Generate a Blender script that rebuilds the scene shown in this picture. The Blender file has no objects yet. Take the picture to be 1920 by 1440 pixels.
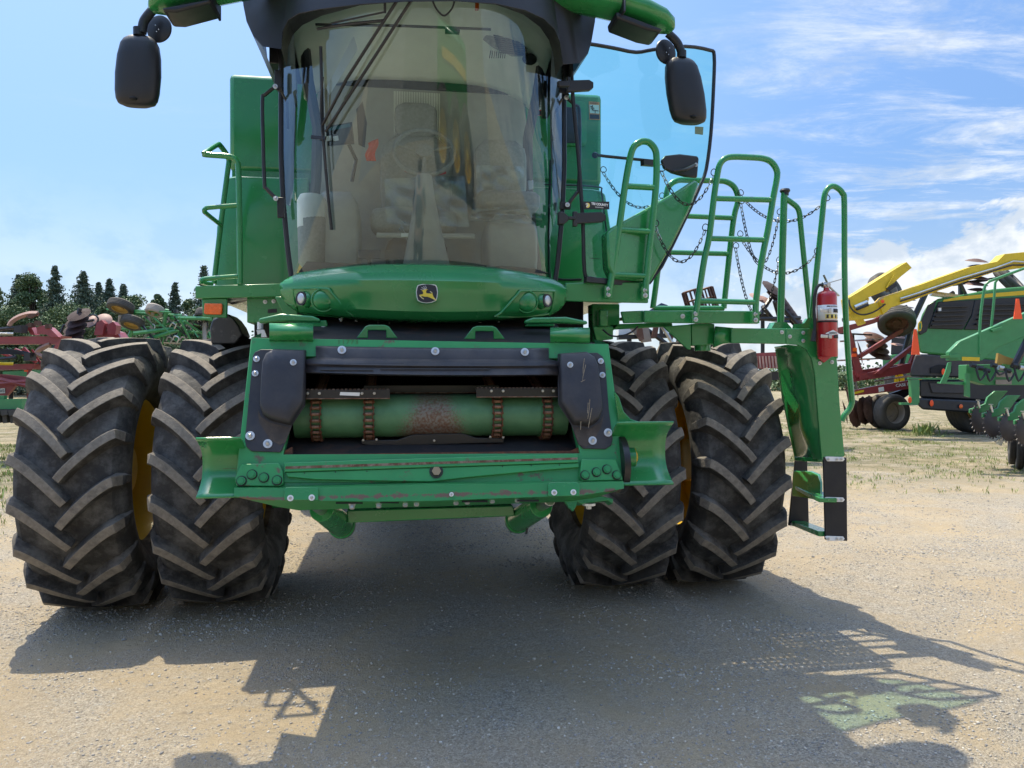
import bpy, bmesh, math, random
import numpy as np
from mathutils import Vector, Matrix
random.seed(7); RNG = np.random.default_rng(7)
V = Vector; PI = math.pi
sc = bpy.context.scene; COL = sc.collection
# ---------------------------------------------------------------- camera
YAW, PITCH, FPX = .1497, -.0098, 1443.
CAM = V((-.191, -6.038, 1.65))
cf = V((math.sin(YAW)*math.cos(PITCH), math.cos(YAW)*math.cos(PITCH), math.sin(PITCH)))
cr = V((math.cos(YAW), -math.sin(YAW), 0)); cu = cr.cross(cf)
cd = bpy.data.cameras.new('camera'); cam = bpy.data.objects.new('camera', cd); COL.objects.link(cam)
cd.sensor_width = 36; cd.lens = 36*FPX/1920; cd.clip_start = .02; cd.clip_end = 3000
cam.matrix_world = Matrix(((cr.x, cu.x, -cf.x, CAM.x), (cr.y, cu.y, -cf.y, CAM.y), (cr.z, cu.z, -cf.z, CAM.z), (0, 0, 0, 1)))
sc.camera = cam
# ---------------------------------------------------------------- sky, sun, exposure
SUND = V((-.20, .40, 1.)).normalized()          # towards the sun
EL = math.asin(SUND.z)
w = bpy.data.worlds.new('World'); sc.world = w; w.use_nodes = True
wn, wl = w.node_tree.nodes, w.node_tree.links
bg = wn['Background']; bg.inputs['Strength'].default_value = .15
sky = wn.new('ShaderNodeTexSky'); sky.sky_type = 'NISHITA'; sky.sun_disc = False
sky.sun_elevation = EL; sky.sun_rotation = math.atan2(SUND.x, SUND.y)
sky.air_density = 1.0; sky.dust_density = .8; sky.ozone_density = 1.2; sky.altitude = 200
tc = wn.new('ShaderNodeTexCoord')
def wmath(op, a, b=None, c=None):
    n = wn.new('ShaderNodeMath'); n.operation = op
    for i, q in enumerate((a, b, c)):
        if q is None: continue
        if isinstance(q, (int, float)): n.inputs[i].default_value = q
        else: wl.new(q, n.inputs[i])
    return n.outputs[0]
def wramp(x, lo, hi):
    n = wn.new('ShaderNodeMapRange'); n.interpolation_type = 'SMOOTHSTEP'
    n.inputs['From Min'].default_value = lo; n.inputs['From Max'].default_value = hi
    wl.new(x, n.inputs['Value']); return n.outputs['Result']
sep = wn.new('ShaderNodeSeparateXYZ'); wl.new(tc.outputs['Generated'], sep.inputs[0])
zc = wmath('MAXIMUM', sep.outputs['Z'], .03)
px_ = wmath('DIVIDE', sep.outputs['X'], zc); py_ = wmath('DIVIDE', sep.outputs['Y'], zc)
cx = wn.new('ShaderNodeCombineXYZ'); wl.new(px_, cx.inputs[0]); wl.new(py_, cx.inputs[1])
def wnoise(vec, scale, detail, dist=0., loc=(0, 0, 0), sca=(1, 1, 1), rough=.55):
    m = wn.new('ShaderNodeMapping'); m.inputs['Location'].default_value = loc; m.inputs['Scale'].default_value = sca
    m.inputs['Rotation'].default_value = (0, 0, .5)
    wl.new(vec, m.inputs[0])
    n = wn.new('ShaderNodeTexNoise'); n.inputs['Scale'].default_value = scale; n.inputs['Detail'].default_value = detail
    n.inputs['Roughness'].default_value = rough; n.inputs['Distortion'].default_value = dist
    wl.new(m.outputs[0], n.inputs['Vector']); return n.outputs['Fac']
# the cloud cover thickens towards the right (azimuth) and low down
hor = wmath('SQRT', wmath('ADD', wmath('MULTIPLY', sep.outputs['X'], sep.outputs['X']), wmath('MULTIPLY', sep.outputs['Y'], sep.outputs['Y'])))
right = wramp(wmath('DIVIDE', sep.outputs['X'], wmath('MAXIMUM', hor, .01)), .22, .62)
high = wnoise(cx.outputs[0], 1.5, 13, .35, (3.1, 1.7, 0), (.8, 1.5, 1), .70)
hm = wmath('MULTIPLY', wramp(wmath('ADD', high, wmath('MULTIPLY', right, .13)), .54, .82), wmath('ADD', wmath('MULTIPLY', right, .68), .12))
low = wnoise(tc.outputs['Generated'], 6.5, 12, .25, (.9, .2, .4), (1, 1, 1.9), .60)
elev = sep.outputs['Z']
topline = wmath('ADD', .07, wmath('MULTIPLY', right, .135))
lm = wramp(wmath('ADD', low, wmath('MULTIPLY', wmath('SUBTRACT', topline, elev), 2.6)), .55, .63)
lm = wmath('MULTIPLY', lm, wmath('ADD', wmath('MULTIPLY', right, .62), .38))
haze_h = wmath('MULTIPLY', wramp(wmath('SUBTRACT', .26, elev), 0, .26), .62)
mask = wmath('MINIMUM', wmath('MAXIMUM', wmath('MAXIMUM', hm, lm), haze_h), 1.)
cshade = wnoise(tc.outputs['Generated'], 13, 9, .2, (0, 0, .2), (1, 1, 1.6), .6)
ccol = wn.new('ShaderNodeMix'); ccol.data_type = 'RGBA'
wl.new(wramp(cshade, .38, .58), ccol.inputs[0])
ccol.inputs[6].default_value = (2.5, 2.85, 3.3, 1); ccol.inputs[7].default_value = (3.75, 3.9, 4.05, 1)
mixc = wn.new('ShaderNodeMix'); mixc.data_type = 'RGBA'
wl.new(mask, mixc.inputs[0]); wl.new(sky.outputs[0], mixc.inputs[6]); wl.new(ccol.outputs[2], mixc.inputs[7])
dim = wn.new('ShaderNodeMix'); dim.data_type = 'RGBA'; dim.blend_type = 'MULTIPLY'; dim.inputs[0].default_value = 1     # thin veil low down: paler, not brighter
tone = wn.new('ShaderNodeMix'); tone.data_type = 'RGBA'; wl.new(wramp(elev, 0, .55), tone.inputs[0])
tone.inputs[6].default_value = (.33, .415, .52, 1); tone.inputs[7].default_value = (.74, .80, .85, 1)
tone2 = wn.new('ShaderNodeMix'); tone2.data_type = 'RGBA'; wl.new(wramp(elev, .55, .85), tone2.inputs[0]); wl.new(tone.outputs[2], tone2.inputs[6]); tone2.inputs[7].default_value = (2.9, 2.7, 2.35, 1)  # overhead sky, out of view, boosted as added fill for the shade
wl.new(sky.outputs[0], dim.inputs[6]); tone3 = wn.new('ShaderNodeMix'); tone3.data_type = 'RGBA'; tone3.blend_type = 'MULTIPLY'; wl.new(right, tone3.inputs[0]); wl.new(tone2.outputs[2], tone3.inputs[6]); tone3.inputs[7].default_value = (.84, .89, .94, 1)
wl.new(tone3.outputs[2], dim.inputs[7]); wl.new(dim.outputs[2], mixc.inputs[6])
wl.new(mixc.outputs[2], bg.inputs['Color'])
sl = bpy.data.lights.new('sun', 'SUN'); sun = bpy.data.objects.new('sun', sl); COL.objects.link(sun)
sl.energy = 3.6; sl.angle = math.radians(.5); sl.color = (1., .89, .67)
sun.rotation_euler = (-SUND).to_track_quat('-Z', 'Y').to_euler()
vs = sc.view_settings; vs.view_transform = 'Standard'; vs.look = 'None'; vs.gamma = 1; vs.use_curve_mapping = False
vs.exposure = 0.88
sc.render.engine = 'CYCLES'
sc.cycles.max_bounces = 8; sc.cycles.transparent_max_bounces = 24
# ---------------------------------------------------------------- pixel -> point (photo pixels, 1920 wide), at a real distance
def ray(px, py): return cf + cr*((px-960)/FPX) - cu*((py-720)/FPX)
class Slant:                     # a vertical plane y = a + b*x, used for the half-turned door
    def __init__(s, a, b): s.a, s.b = a, b
    def __add__(s, o): return Slant(s.a+o, s.b)
    def __sub__(s, o): return Slant(s.a-o, s.b)
def U(px, py, y):
    d = ray(px, py)
    if isinstance(y, Slant): return CAM + d*((y.a+y.b*CAM.x-CAM.y)/(d.y-y.b*d.x))
    return CAM + d*((y-CAM.y)/d.y)
def UX(px, py, x):
    d = ray(px, py); return CAM + d*((x-CAM.x)/d.x)
def UD(px, py, D): return CAM + ray(px, py)*D
def UG(px, py, z=0.):
    d = ray(px, py); return CAM + d*((z-CAM.z)/d.z)
FN = V((0, -1, .28)).normalized()                # outward normal of the feeder face
FP0 = V((0, -2.08, 1.8))
def FU(px, py, off=0.):
    d = ray(px, py); p0 = FP0+FN*off
    return CAM + d*((p0-CAM).dot(FN)/d.dot(FN))
# ---------------------------------------------------------------- mesh builder
class MB:
    def __init__(s): s.v = []; s.f = []; s.m = []; s.cur = 0
    def mat(s, i): s.cur = i; return s
    def add(s, vs, fs):
        b = len(s.v); s.v += [tuple(p) for p in vs]; s.f += [tuple(i+b for i in f) for f in fs]; s.m += [s.cur]*len(fs); return s
    def box(s, x0, x1, y0, y1, z0, z1):
        vs = [(x, y, z) for x in (x0, x1) for y in (y0, y1) for z in (z0, z1)]
        return s.add(vs, [(0, 1, 3, 2), (4, 6, 7, 5), (0, 4, 5, 1), (2, 3, 7, 6), (0, 2, 6, 4), (1, 5, 7, 3)])
    def bar(s, p0, p1, w, h, up=(0, 0, 1)):
        p0, p1 = V(p0), V(p1); d = (p1-p0).normalized(); up = V(up)
        a = d.cross(up)
        if a.length < 1e-4: a = d.cross(V((1, 0, 0)))
        a.normalize(); b = a.cross(d)
        vs = [p+a*(sx*w/2)+b*(sy*h/2) for p in (p0, p1) for sx, sy in ((-1, -1), (1, -1), (1, 1), (-1, 1))]
        return s.add(vs, [(0, 3, 2, 1), (4, 5, 6, 7), (0, 1, 5, 4), (1, 2, 6, 5), (2, 3, 7, 6), (3, 0, 4, 7)])
    def tube(s, pts, r, n=8, closed=False, r2=None):
        pts = [V(p) for p in pts]; N = len(pts); rings = []; prev = None
        for i, p in enumerate(pts):
            if closed: t = (pts[(i+1) % N]-pts[i-1])
            else: t = pts[min(i+1, N-1)]-pts[max(i-1, 0)]
            t.normalize()
            if prev is None:
                a = t.cross(V((0, 0, 1)));
                if a.length < .1: a = t.cross(V((0, 1, 0)))
            else: a = prev-t*prev.dot(t)
            a.normalize(); prev = a; b = t.cross(a)
            rr = r if r2 is None else r+(r2-r)*i/(N-1)
            rings.append([p+(a*math.cos(2*PI*k/n)+b*math.sin(2*PI*k/n))*rr for k in range(n)])
        vs = [q for rg in rings for q in rg]; fs = []
        for i in range(N if closed else N-1):
            j = (i+1) % N
            for k in range(n): fs.append((i*n+k, i*n+(k+1) % n, j*n+(k+1) % n, j*n+k))
        if not closed: fs += [tuple(range(n))[::-1], tuple((N-1)*n+k for k in range(n))]
        return s.add(vs, fs)
    def cyl(s, p0, p1, r, n=16, r2=None): return s.tube([p0, p1], r, n, r2=r2)
    def lathe(s, prof, o, ax, n=24, closed=False):       # prof = (radius, height along ax)
        o, ax = V(o), V(ax).normalized(); a = ax.cross(V((0, 0, 1)))
        if a.length < .1: a = ax.cross(V((0, 1, 0)))
        a.normalize(); b = ax.cross(a); vs = []; fs = []; M = len(prof)
        for r, h in prof:
            for k in range(n): vs.append(o+ax*h+(a*math.cos(2*PI*k/n)+b*math.sin(2*PI*k/n))*r)
        for i in range(M if closed else M-1):
            j = (i+1) % M
            for k in range(n): fs.append((i*n+k, i*n+(k+1) % n, j*n+(k+1) % n, j*n+k))
        return s.add(vs, fs)
    def prism(s, poly, off):
        poly = [V(p) for p in poly]; off = V(off); n = len(poly)
        vs = poly+[p+off for p in poly]
        return s.add(vs, [tuple(range(n))[::-1], tuple(range(n, 2*n))]+[(i, (i+1) % n, n+(i+1) % n, n+i) for i in range(n)])
    def slab(s, pix, y, t): return s.prism([U(a, b, y) for a, b in pix], (0, t, 0))
    def fslab(s, pix, off=.0, t=.012): return s.prism([FU(a, b, off) for a, b in pix], -FN*t)
    def ring(s, outer, inner, off):
        o = [V(p) for p in outer]; i = [V(p) for p in inner]; n = len(o); off = V(off)
        vs = o+i+[p+off for p in o]+[p+off for p in i]; fs = []
        for k in range(n):
            j = (k+1) % n
            fs += [(k, j, n+j, n+k), (2*n+j, 2*n+k, 3*n+k, 3*n+j), (k, 2*n+k, 2*n+j, j), (n+j, 3*n+j, 3*n+k, n+k)]
        return s.add(vs, fs)
    def grid(s, fn, nu, nv, wrap=False):
        vs = [fn(i/nu, j/nv) for i in range(nu+1) for j in range(nv+1)]
        return s.add(vs, [(i*(nv+1)+j, (i+1)*(nv+1)+j, (i+1)*(nv+1)+j+1, i*(nv+1)+j+1) for i in range(nu) for j in range(nv)])
    def loft(s, secs, cap=True):
        n = len(secs[0]); vs = [p for q in secs for p in q]; fs = []
        for i in range(len(secs)-1):
            for k in range(n): fs.append((i*n+k, i*n+(k+1) % n, (i+1)*n+(k+1) % n, (i+1)*n+k))
        if cap: fs += [tuple(range(n))[::-1], tuple((len(secs)-1)*n+k for k in range(n))]
        return s.add(vs, fs)
    def ell(s, c, rx, ry, rz, nu=12, nv=8, R=None):
        c = V(c); vs = []; fs = []
        for j in range(nv+1):
            t = PI*j/nv
            for i in range(nu):
                p = V((rx*math.sin(t)*math.cos(2*PI*i/nu), ry*math.sin(t)*math.sin(2*PI*i/nu), rz*math.cos(t)))
                vs.append(c+(R @ p if R else p))
        for j in range(nv):
            for i in range(nu): fs.append((j*nu+i, j*nu+(i+1) % nu, (j+1)*nu+(i+1) % nu, (j+1)*nu+i))
        return s.add(vs, fs)
def puff(m, poly, n, levels):        # formed plate: outline loops scaled about their centre, each raised
    poly = [V(p) for p in poly]; c = sum(poly, V())/len(poly); n = V(n); secs = [[c+(p-c)*sx+n*h for p in poly] for sx, h in levels]
    N = len(poly); vs = [p for q in secs for p in q]; fs = []
    for i in range(len(secs)-1):
        for k in range(N): fs.append((i*N+k, i*N+(k+1) % N, (i+1)*N+(k+1) % N, (i+1)*N+k))
    fs.append(tuple((len(secs)-1)*N+k for k in range(N)))
    return m.add(vs, fs)
def P(name, m, mats, parent=None, loc=None, bevel=0, ang=35, label=None, sub=0):
    me = bpy.data.meshes.new(name); me.from_pydata(m.v, [], m.f)
    if not isinstance(mats, (list, tuple)): mats = [mats]
    for q in mats: me.materials.append(q)
    if len(mats) > 1: me.polygons.foreach_set('material_index', m.m)
    bm = bmesh.new(); bm.from_mesh(me); bmesh.ops.remove_doubles(bm, verts=bm.verts, dist=1e-5)
    bmesh.ops.recalc_face_normals(bm, faces=bm.faces); bm.to_mesh(me); bm.free()
    me.polygons.foreach_set('use_smooth', [True]*len(me.polygons)); me.set_sharp_from_angle(angle=math.radians(ang)); me.update()
    o = bpy.data.objects.new(name, me); COL.objects.link(o)
    if parent: o.parent = parent
    if loc is not None: o.location = loc
    if bevel:
        b = o.modifiers.new('bevel', 'BEVEL'); b.width = bevel; b.segments = 2; b.limit_method = 'ANGLE'; b.angle_limit = math.radians(40); b.harden_normals = False
    if sub:
        b = o.modifiers.new('sub', 'SUBSURF'); b.levels = sub; b.render_levels = sub
    if label: o['label'] = label
    return o
def tag(o, label, cat, group=None):
    o['label'] = label; o['category'] = cat
    if group: o['group'] = group
    return o
def T(name, label, cat, loc=(0, 0, 0), rz=0, group=None):
    o = bpy.data.objects.new(name, None); COL.objects.link(o); o.location = loc; o.rotation_euler = (0, 0, rz)
    o.empty_display_size = .2; return tag(o, label, cat, group)
def copy_tree(o, parent=None):
    c = o.copy(); COL.objects.link(c); c.parent = parent
    for ch in list(o.children): copy_tree(ch, c)
    return c
# ---------------------------------------------------------------- materials
def mat(name, col, rough=.5, metal=0, coat=0, var=.12, scale=6, bump=0, bscale=60, col2=None, c2=(.5, .7), c2scale=3, spec=.5, dust=0, drough=.9):
    m = bpy.data.materials.new(name); m.use_nodes = True; n, l = m.node_tree.nodes, m.node_tree.links
    b = n['Principled BSDF']; b.inputs['Roughness'].default_value = rough; b.inputs['Metallic'].default_value = metal
    b.inputs['Coat Weight'].default_value = coat; b.inputs['Coat Roughness'].default_value = .12; b.inputs['Specular IOR Level'].default_value = spec
    t = n.new('ShaderNodeTexCoord')
    def noise(s, d=5, r=.6):
        q = n.new('ShaderNodeTexNoise'); q.inputs['Scale'].default_value = s; q.inputs['Detail'].default_value = d; q.inputs['Roughness'].default_value = r
        l.new(t.outputs['Object'], q.inputs['Vector']); return q.outputs['Fac']
    def mr(x, a, b_, c=0, d=1):
        q = n.new('ShaderNodeMapRange'); q.inputs[1].default_value = a; q.inputs[2].default_value = b_; q.inputs[3].default_value = c; q.inputs[4].default_value = d
        l.new(x, q.inputs[0]); return q.outputs[0]
    def mix(f, a, b_):
        q = n.new('ShaderNodeMix'); q.data_type = 'RGBA'; l.new(f, q.inputs[0])
        for i, v in ((6, a), (7, b_)):
            if isinstance(v, tuple): q.inputs[i].default_value = v+(1,) if len(v) == 3 else v
            else: l.new(v, q.inputs[i])
        return q.outputs[2]
    c = mix(mr(noise(scale), .3, .7), tuple(x*(1-var) for x in col), tuple(min(1, x*(1+var)) for x in col))
    if col2: c = mix(mr(noise(c2scale, 8, .7), c2[0], c2[1]), c, col2)
    if dust:
        g = n.new('ShaderNodeNewGeometry'); sp = n.new('ShaderNodeSeparateXYZ'); l.new(g.outputs['Normal'], sp.inputs[0])
        mu = n.new('ShaderNodeMath'); mu.operation = 'MULTIPLY'; l.new(mr(sp.outputs['Z'], .2, 1, .25, 1), mu.inputs[0]); l.new(mr(noise(3.5, 8, .75), .35, .75, 0, dust), mu.inputs[1])
        c = mix(mu.outputs[0], c, (.30, .25, .19))
    l.new(c, b.inputs['Base Color'])
    if rough > .08: l.new(mr(noise(scale*1.7), .3, .7, max(.02, rough-.06), min(1, rough+.08)), b.inputs['Roughness'])
    if bump:
        q = n.new('ShaderNodeBump'); q.inputs['Strength'].default_value = bump; q.inputs['Distance'].default_value = .01
        l.new(noise(bscale, 6), q.inputs['Height']); l.new(q.outputs[0], b.inputs['Normal'])
    return m
GREEN = (.020, .225, .062)
M = {}
M['green'] = mat('green_paint', GREEN, .24, coat=.5, var=.08, scale=2.5, dust=.07)
M['green_worn'] = mat('worn_green_paint', (.028, .265, .082), .38, coat=.2, var=.08, dust=.12, col2=(.12, .09, .06), c2=(.60, .66), c2scale=11)
M['green_matte'] = mat('green_drum', (.045, .17, .065), .55, var=.15, dust=.2)
M['yellow'] = mat('yellow_paint', (.68, .42, .01), .4, coat=.2, dust=.25)
M['blk'] = mat('black_plastic', (.012, .014, .02), .42, var=.1, bump=.05, bscale=200, dust=.08)
M['blk_shield'] = mat('black_poly_shield', (.018, .020, .030), .45, var=.2, dust=.45)
M['blk_metal'] = mat('black_painted_metal', (.012, .012, .014), .35, dust=.1)
M['dark'] = mat('dark_inside', (.008, .009, .012), .8)
M['rust'] = mat('rusty_steel', (.13, .045, .02), .85, var=.4, scale=40, col2=(.05, .03, .025), bump=.4)
M['rustrail'] = mat('rust_worn_edge', (.12, .06, .035), .85, var=.35, scale=30, col2=(.22, .17, .13), c2=(.45, .6), c2scale=25)
M['steel'] = mat('zinc_steel', (.5, .5, .5), .32, metal=1, var=.1)
M['zinc'] = mat('zinc_washer', (.62, .64, .66), .42, metal=.6, var=.08)
M['rubber'] = mat('tyre_rubber', (.017, .019, .023), .78, var=.3, scale=5, bump=.4, bscale=45, col2=(.12, .13, .14), c2=(.46, .80), c2scale=7, dust=.7)
M['lugtop'] = mat('tyre_lug_top', (.20, .178, .15), .9, var=.25, scale=30, bump=.5, bscale=90, col2=(.10, .092, .085), c2=(.48, .72), c2scale=16, dust=.5)
M['rubber_flap'] = mat('black_rubber_flap', (.012, .012, .015), .6, bump=.1)
M['red'] = mat('red_paint', (.40, .010, .018), .3, coat=.4, var=.06)
M['amber'] = mat('amber_lens', (.85, .13, .01), .25, coat=.5, var=.15, scale=40)
M['white'] = mat('white_paint', (.75, .76, .76), .5, var=.05)
M['decal_black'] = mat('black_decal', (.01, .01, .012), .4)
M['cream'] = mat('beige_cab_trim', (.84, .85, .78), .8, var=.04)
M['tan'] = mat('tan_cab_trim', (.37, .375, .365), .85, var=.1)
M['seat'] = mat('grey_seat_cloth', (.26, .262, .245), .95, var=.15, scale=60, bump=.2, bscale=300)
def glass(name, tint, refl=1., rough=.0):
    m = bpy.data.materials.new(name); m.use_nodes = True; n, l = m.node_tree.nodes, m.node_tree.links; n.remove(n['Principled BSDF'])
    t = n.new('ShaderNodeBsdfTransparent'); t.inputs[0].default_value = tint+(1,)
    g = n.new('ShaderNodeBsdfGlossy'); g.inputs['Roughness'].default_value = rough; g.inputs[0].default_value = (.80, .92, 1, 1)
    f = n.new('ShaderNodeFresnel'); f.inputs['IOR'].default_value = 1.52
    mu = n.new('ShaderNodeMath'); mu.operation = 'MULTIPLY'; mu.use_clamp = True; l.new(f.outputs[0], mu.inputs[0]); mu.inputs[1].default_value = refl
    x = n.new('ShaderNodeMixShader'); l.new(mu.outputs[0], x.inputs[0]); l.new(t.outputs[0], x.inputs[1]); l.new(g.outputs[0], x.inputs[2])
    l.new(x.outputs[0], n['Material Output'].inputs[0]); return m
M['glass'] = glass('windshield_glass', (.80, .91, .90), 1.9)
M['glass_door'] = glass('tinted_door_glass', (.56, .93, .86), 1.3)
M['plastic'] = glass('clear_plastic_film', (.86, .90, .88), 3.0, .3)
# ================================================================ GROUND
def ground_mat():
    m = bpy.data.materials.new('gravel_yard'); m.use_nodes = True; n, l = m.node_tree.nodes, m.node_tree.links
    b = n['Principled BSDF']; b.inputs['Roughness'].default_value = .95; b.inputs['Specular IOR Level'].default_value = .2
    g = n.new('ShaderNodeNewGeometry'); P_ = g.outputs['Position']
    def noise(s, d=6, r=.6, dist=0):
        q = n.new('ShaderNodeTexNoise'); q.inputs['Scale'].default_value = s; q.inputs['Detail'].default_value = d; q.inputs['Roughness'].default_value = r; q.inputs['Distortion'].default_value = dist
        l.new(P_, q.inputs['Vector']); return q.outputs['Fac']
    def vor(s, feat='F1'):
        q = n.new('ShaderNodeTexVoronoi'); q.inputs['Scale'].default_value = s; q.feature = feat; l.new(P_, q.inputs['Vector']); return q
    def mr(x, a, b_, c=0, d=1):
        q = n.new('ShaderNodeMapRange'); q.inputs[1].default_value = a; q.inputs[2].default_value = b_; q.inputs[3].default_value = c; q.inputs[4].default_value = d
        l.new(x, q.inputs[0]); return q.outputs[0]
    def mix(f, a, b_, bl='MIX'):
        q = n.new('ShaderNodeMix'); q.data_type = 'RGBA'; q.blend_type = bl
        if isinstance(f, float): q.inputs[0].default_value = f
        else: l.new(f, q.inputs[0])
        for i, v in ((6, a), (7, b_)):
            if isinstance(v, tuple): q.inputs[i].default_value = v+(1,)
            else: l.new(v, q.inputs[i])
        return q.outputs[2]
    def ma(op, a, b_):
        q = n.new('ShaderNodeMath'); q.operation = op
        for i, v in enumerate((a, b_)):
            if isinstance(v, (int, float)): q.inputs[i].default_value = v
            else: l.new(v, q.inputs[i])
        return q.outputs[0]
    dustc = mix(mr(noise(1.3), .3, .7), (.57, .455, .295), (.47, .38, .255))
    v1, v2 = vor(105), vor(42)
    stone = mix(mr(v1.outputs['Color'], 0, 1), (.18, .175, .165), (.78, .72, .61))
    patch = mr(noise(.85, 11, .75, .6), .40, .62)
    c = mix(ma('MULTIPLY', patch, .8), dustc, stone)
    chips = mr(v2.outputs['Color'], .80, .86)           # scattered single chips
    c = mix(ma('MULTIPLY', ma('MULTIPLY', chips, mr(v2.outputs['Distance'], .42, .30)), .7), c, mix(mr(v2.outputs['Color'], .76, 1), (.25, .24, .23), (.62, .60, .55)))
    c = mix(mr(noise(160, 3), .35, .72, 0, .5), c, (.16, .135, .105))
    oil = mr(noise(2.7, 4), .70, .76, 0, .5); c = mix(oil, c, (.10, .09, .08))
    # far ground: grass showing through
    sp = n.new('ShaderNodeSeparateXYZ'); l.new(P_, sp.inputs[0])
    far = mr(sp.outputs['Y'], 2.5, 8); gm = ma('MULTIPLY', far, mr(noise(1.1, 10, .8), .36, .56))
    c = mix(gm, c, mix(mr(noise(7), .3, .7), (.11, .115, .05), (.25, .21, .13)))
    l.new(c, b.inputs['Base Color'])
    h = ma('ADD', ma('MULTIPLY', ma('MULTIPLY', mr(v1.outputs['Distance'], 0, .5, 1, 0), .5), mr(patch, 0, 1, .35, 1)), ma('MULTIPLY', noise(190, 4), .7))
    h = ma('ADD', h, ma('MULTIPLY', noise(14, 6), 1.6))
    q = n.new('ShaderNodeBump'); q.inputs['Strength'].default_value = 1.; q.inputs['Distance'].default_value = .026
    l.new(h, q.inputs['Height']); l.new(q.outputs[0], b.inputs['Normal']); return m
M['ground'] = ground_mat()
def gz(x, y): return .012*math.sin(x*1.3+y*.7)*math.sin(y*1.1-x*.5)*min(1, max(0, (25-abs(y))/10))
m = MB(); xs = sorted(set([-900, -400, -150, -60, -30]+[i*.5 for i in range(-30, 31)]+[20, 30, 60, 150, 400, 900])); ys = sorted(set([-300, -100, -40, -20]+[i*.5 for i in range(-22, 45)]+[26, 32, 40, 60, 100, 200, 500, 1500]))
vs = [(x, y, gz(x, y)) for x in xs for y in ys]; ny = len(ys)
m.add(vs, [(i*ny+j, (i+1)*ny+j, (i+1)*ny+j+1, i*ny+j+1) for i in range(len(xs)-1) for j in range(ny-1)])
o = P('ground', m, M['ground']); o['kind'] = 'structure'
# loose stones
M['stone'] = mat('loose_stone', (.30, .285, .26), .9, var=.2, scale=.7)
def stone_mat():
    m = M['stone']; n, l = m.node_tree.nodes, m.node_tree.links; b = n['Principled BSDF']
    g = n.new('ShaderNodeNewGeometry'); r = n.new('ShaderNodeValToRGB'); l.new(g.outputs['Random Per Island'], r.inputs[0])
    e = r.color_ramp.elements; e[0].color = (.22, .215, .205, 1); e[1].color = (.56, .53, .47, 1); e.new(.45).color = (.32, .305, .28, 1); e.new(.8).color = (.42, .37, .29, 1)
    l.new(r.outputs[0], b.inputs['Base Color'])
stone_mat()
def stones(N):
    base = np.array([(0, 0, 1), (.9, 0, .35), (.28, .85, .35), (-.73, .53, .35), (-.73, -.53, .35), (.28, -.85, .35), (.73, .53, -.3), (-.28, .85, -.3), (-.9, 0, -.3), (-.28, -.85, -.3), (.73, -.53, -.3)])
    fc = [(0, 1, 2), (0, 2, 3), (0, 3, 4), (0, 4, 5), (0, 5, 1), (1, 6, 2), (2, 6, 7), (2, 7, 3), (3, 7, 8), (3, 8, 4), (4, 8, 9), (4, 9, 5), (5, 9, 10), (5, 10, 1), (1, 10, 6)]
    nc = 260; cxs = RNG.uniform(-4.5, 6, nc); cys = -4.6+8*RNG.random(nc)**1.6
    which = RNG.integers(0, nc, N); loose = RNG.random(N) < .45
    x = np.where(loose, RNG.uniform(-6, 8, N), cxs[which]+RNG.normal(0, .22, N)); y = np.where(loose, -4.7+11*RNG.random(N)**1.7, cys[which]+RNG.normal(0, .13, N))
    s = .0032+.0042*RNG.random(N)**3+(RNG.random(N) < .006)*RNG.uniform(.002, .008, N)
    s *= 1+np.clip((y+4)*.10, 0, .8)
    a = RNG.uniform(0, 2*PI, N); ca, sa = np.cos(a), np.sin(a)
    sc3 = np.stack([s*RNG.uniform(.8, 1.5, N), s*RNG.uniform(.7, 1.1, N), s*RNG.uniform(.45, .8, N)], 1)
    v = base[None]*sc3[:, None]*(1+RNG.uniform(-.22, .22, (N, 11, 3)))
    X = v[..., 0]*ca[:, None]-v[..., 1]*sa[:, None]+x[:, None]; Y = v[..., 0]*sa[:, None]+v[..., 1]*ca[:, None]+y[:, None]
    zz = .012*np.sin(x*1.3+y*.7)*np.sin(y*1.1-x*.5); Z = v[..., 2]+zz[:, None]+s[:, None]*.2
    co = np.stack([X, Y, Z], -1).reshape(-1, 3).astype(np.float32)
    F = (np.array(fc)[None]+(np.arange(N)*11)[:, None, None]).reshape(-1, 3)
    return tri_mesh('loose_gravel', co, F, M['stone'])
def tri_mesh(name, co, F, mt, k=3, parent=None):
    me = bpy.data.meshes.new(name); me.vertices.add(len(co)); me.vertices.foreach_set('co', np.asarray(co, np.float32).ravel())
    me.loops.add(F.size); me.loops.foreach_set('vertex_index', F.ravel().astype(np.int32)); me.polygons.add(len(F))
    me.polygons.foreach_set('loop_start', np.arange(0, F.size, k, dtype=np.int32)); me.update(calc_edges=True); me.materials.append(mt)
    o = bpy.data.objects.new(name, me); COL.objects.link(o)
    if parent: o.parent = parent
    return o
o = stones(70000); o['kind'] = 'stuff'; o['label'] = 'loose grey and tan gravel stones lying on the yard'; o['category'] = 'gravel'
# ================================================================ COMBINE
CB = T('combine_harvester', 'large green combine harvester with dual front tyres and open cab door, filling the middle', 'combine harvester')
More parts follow.
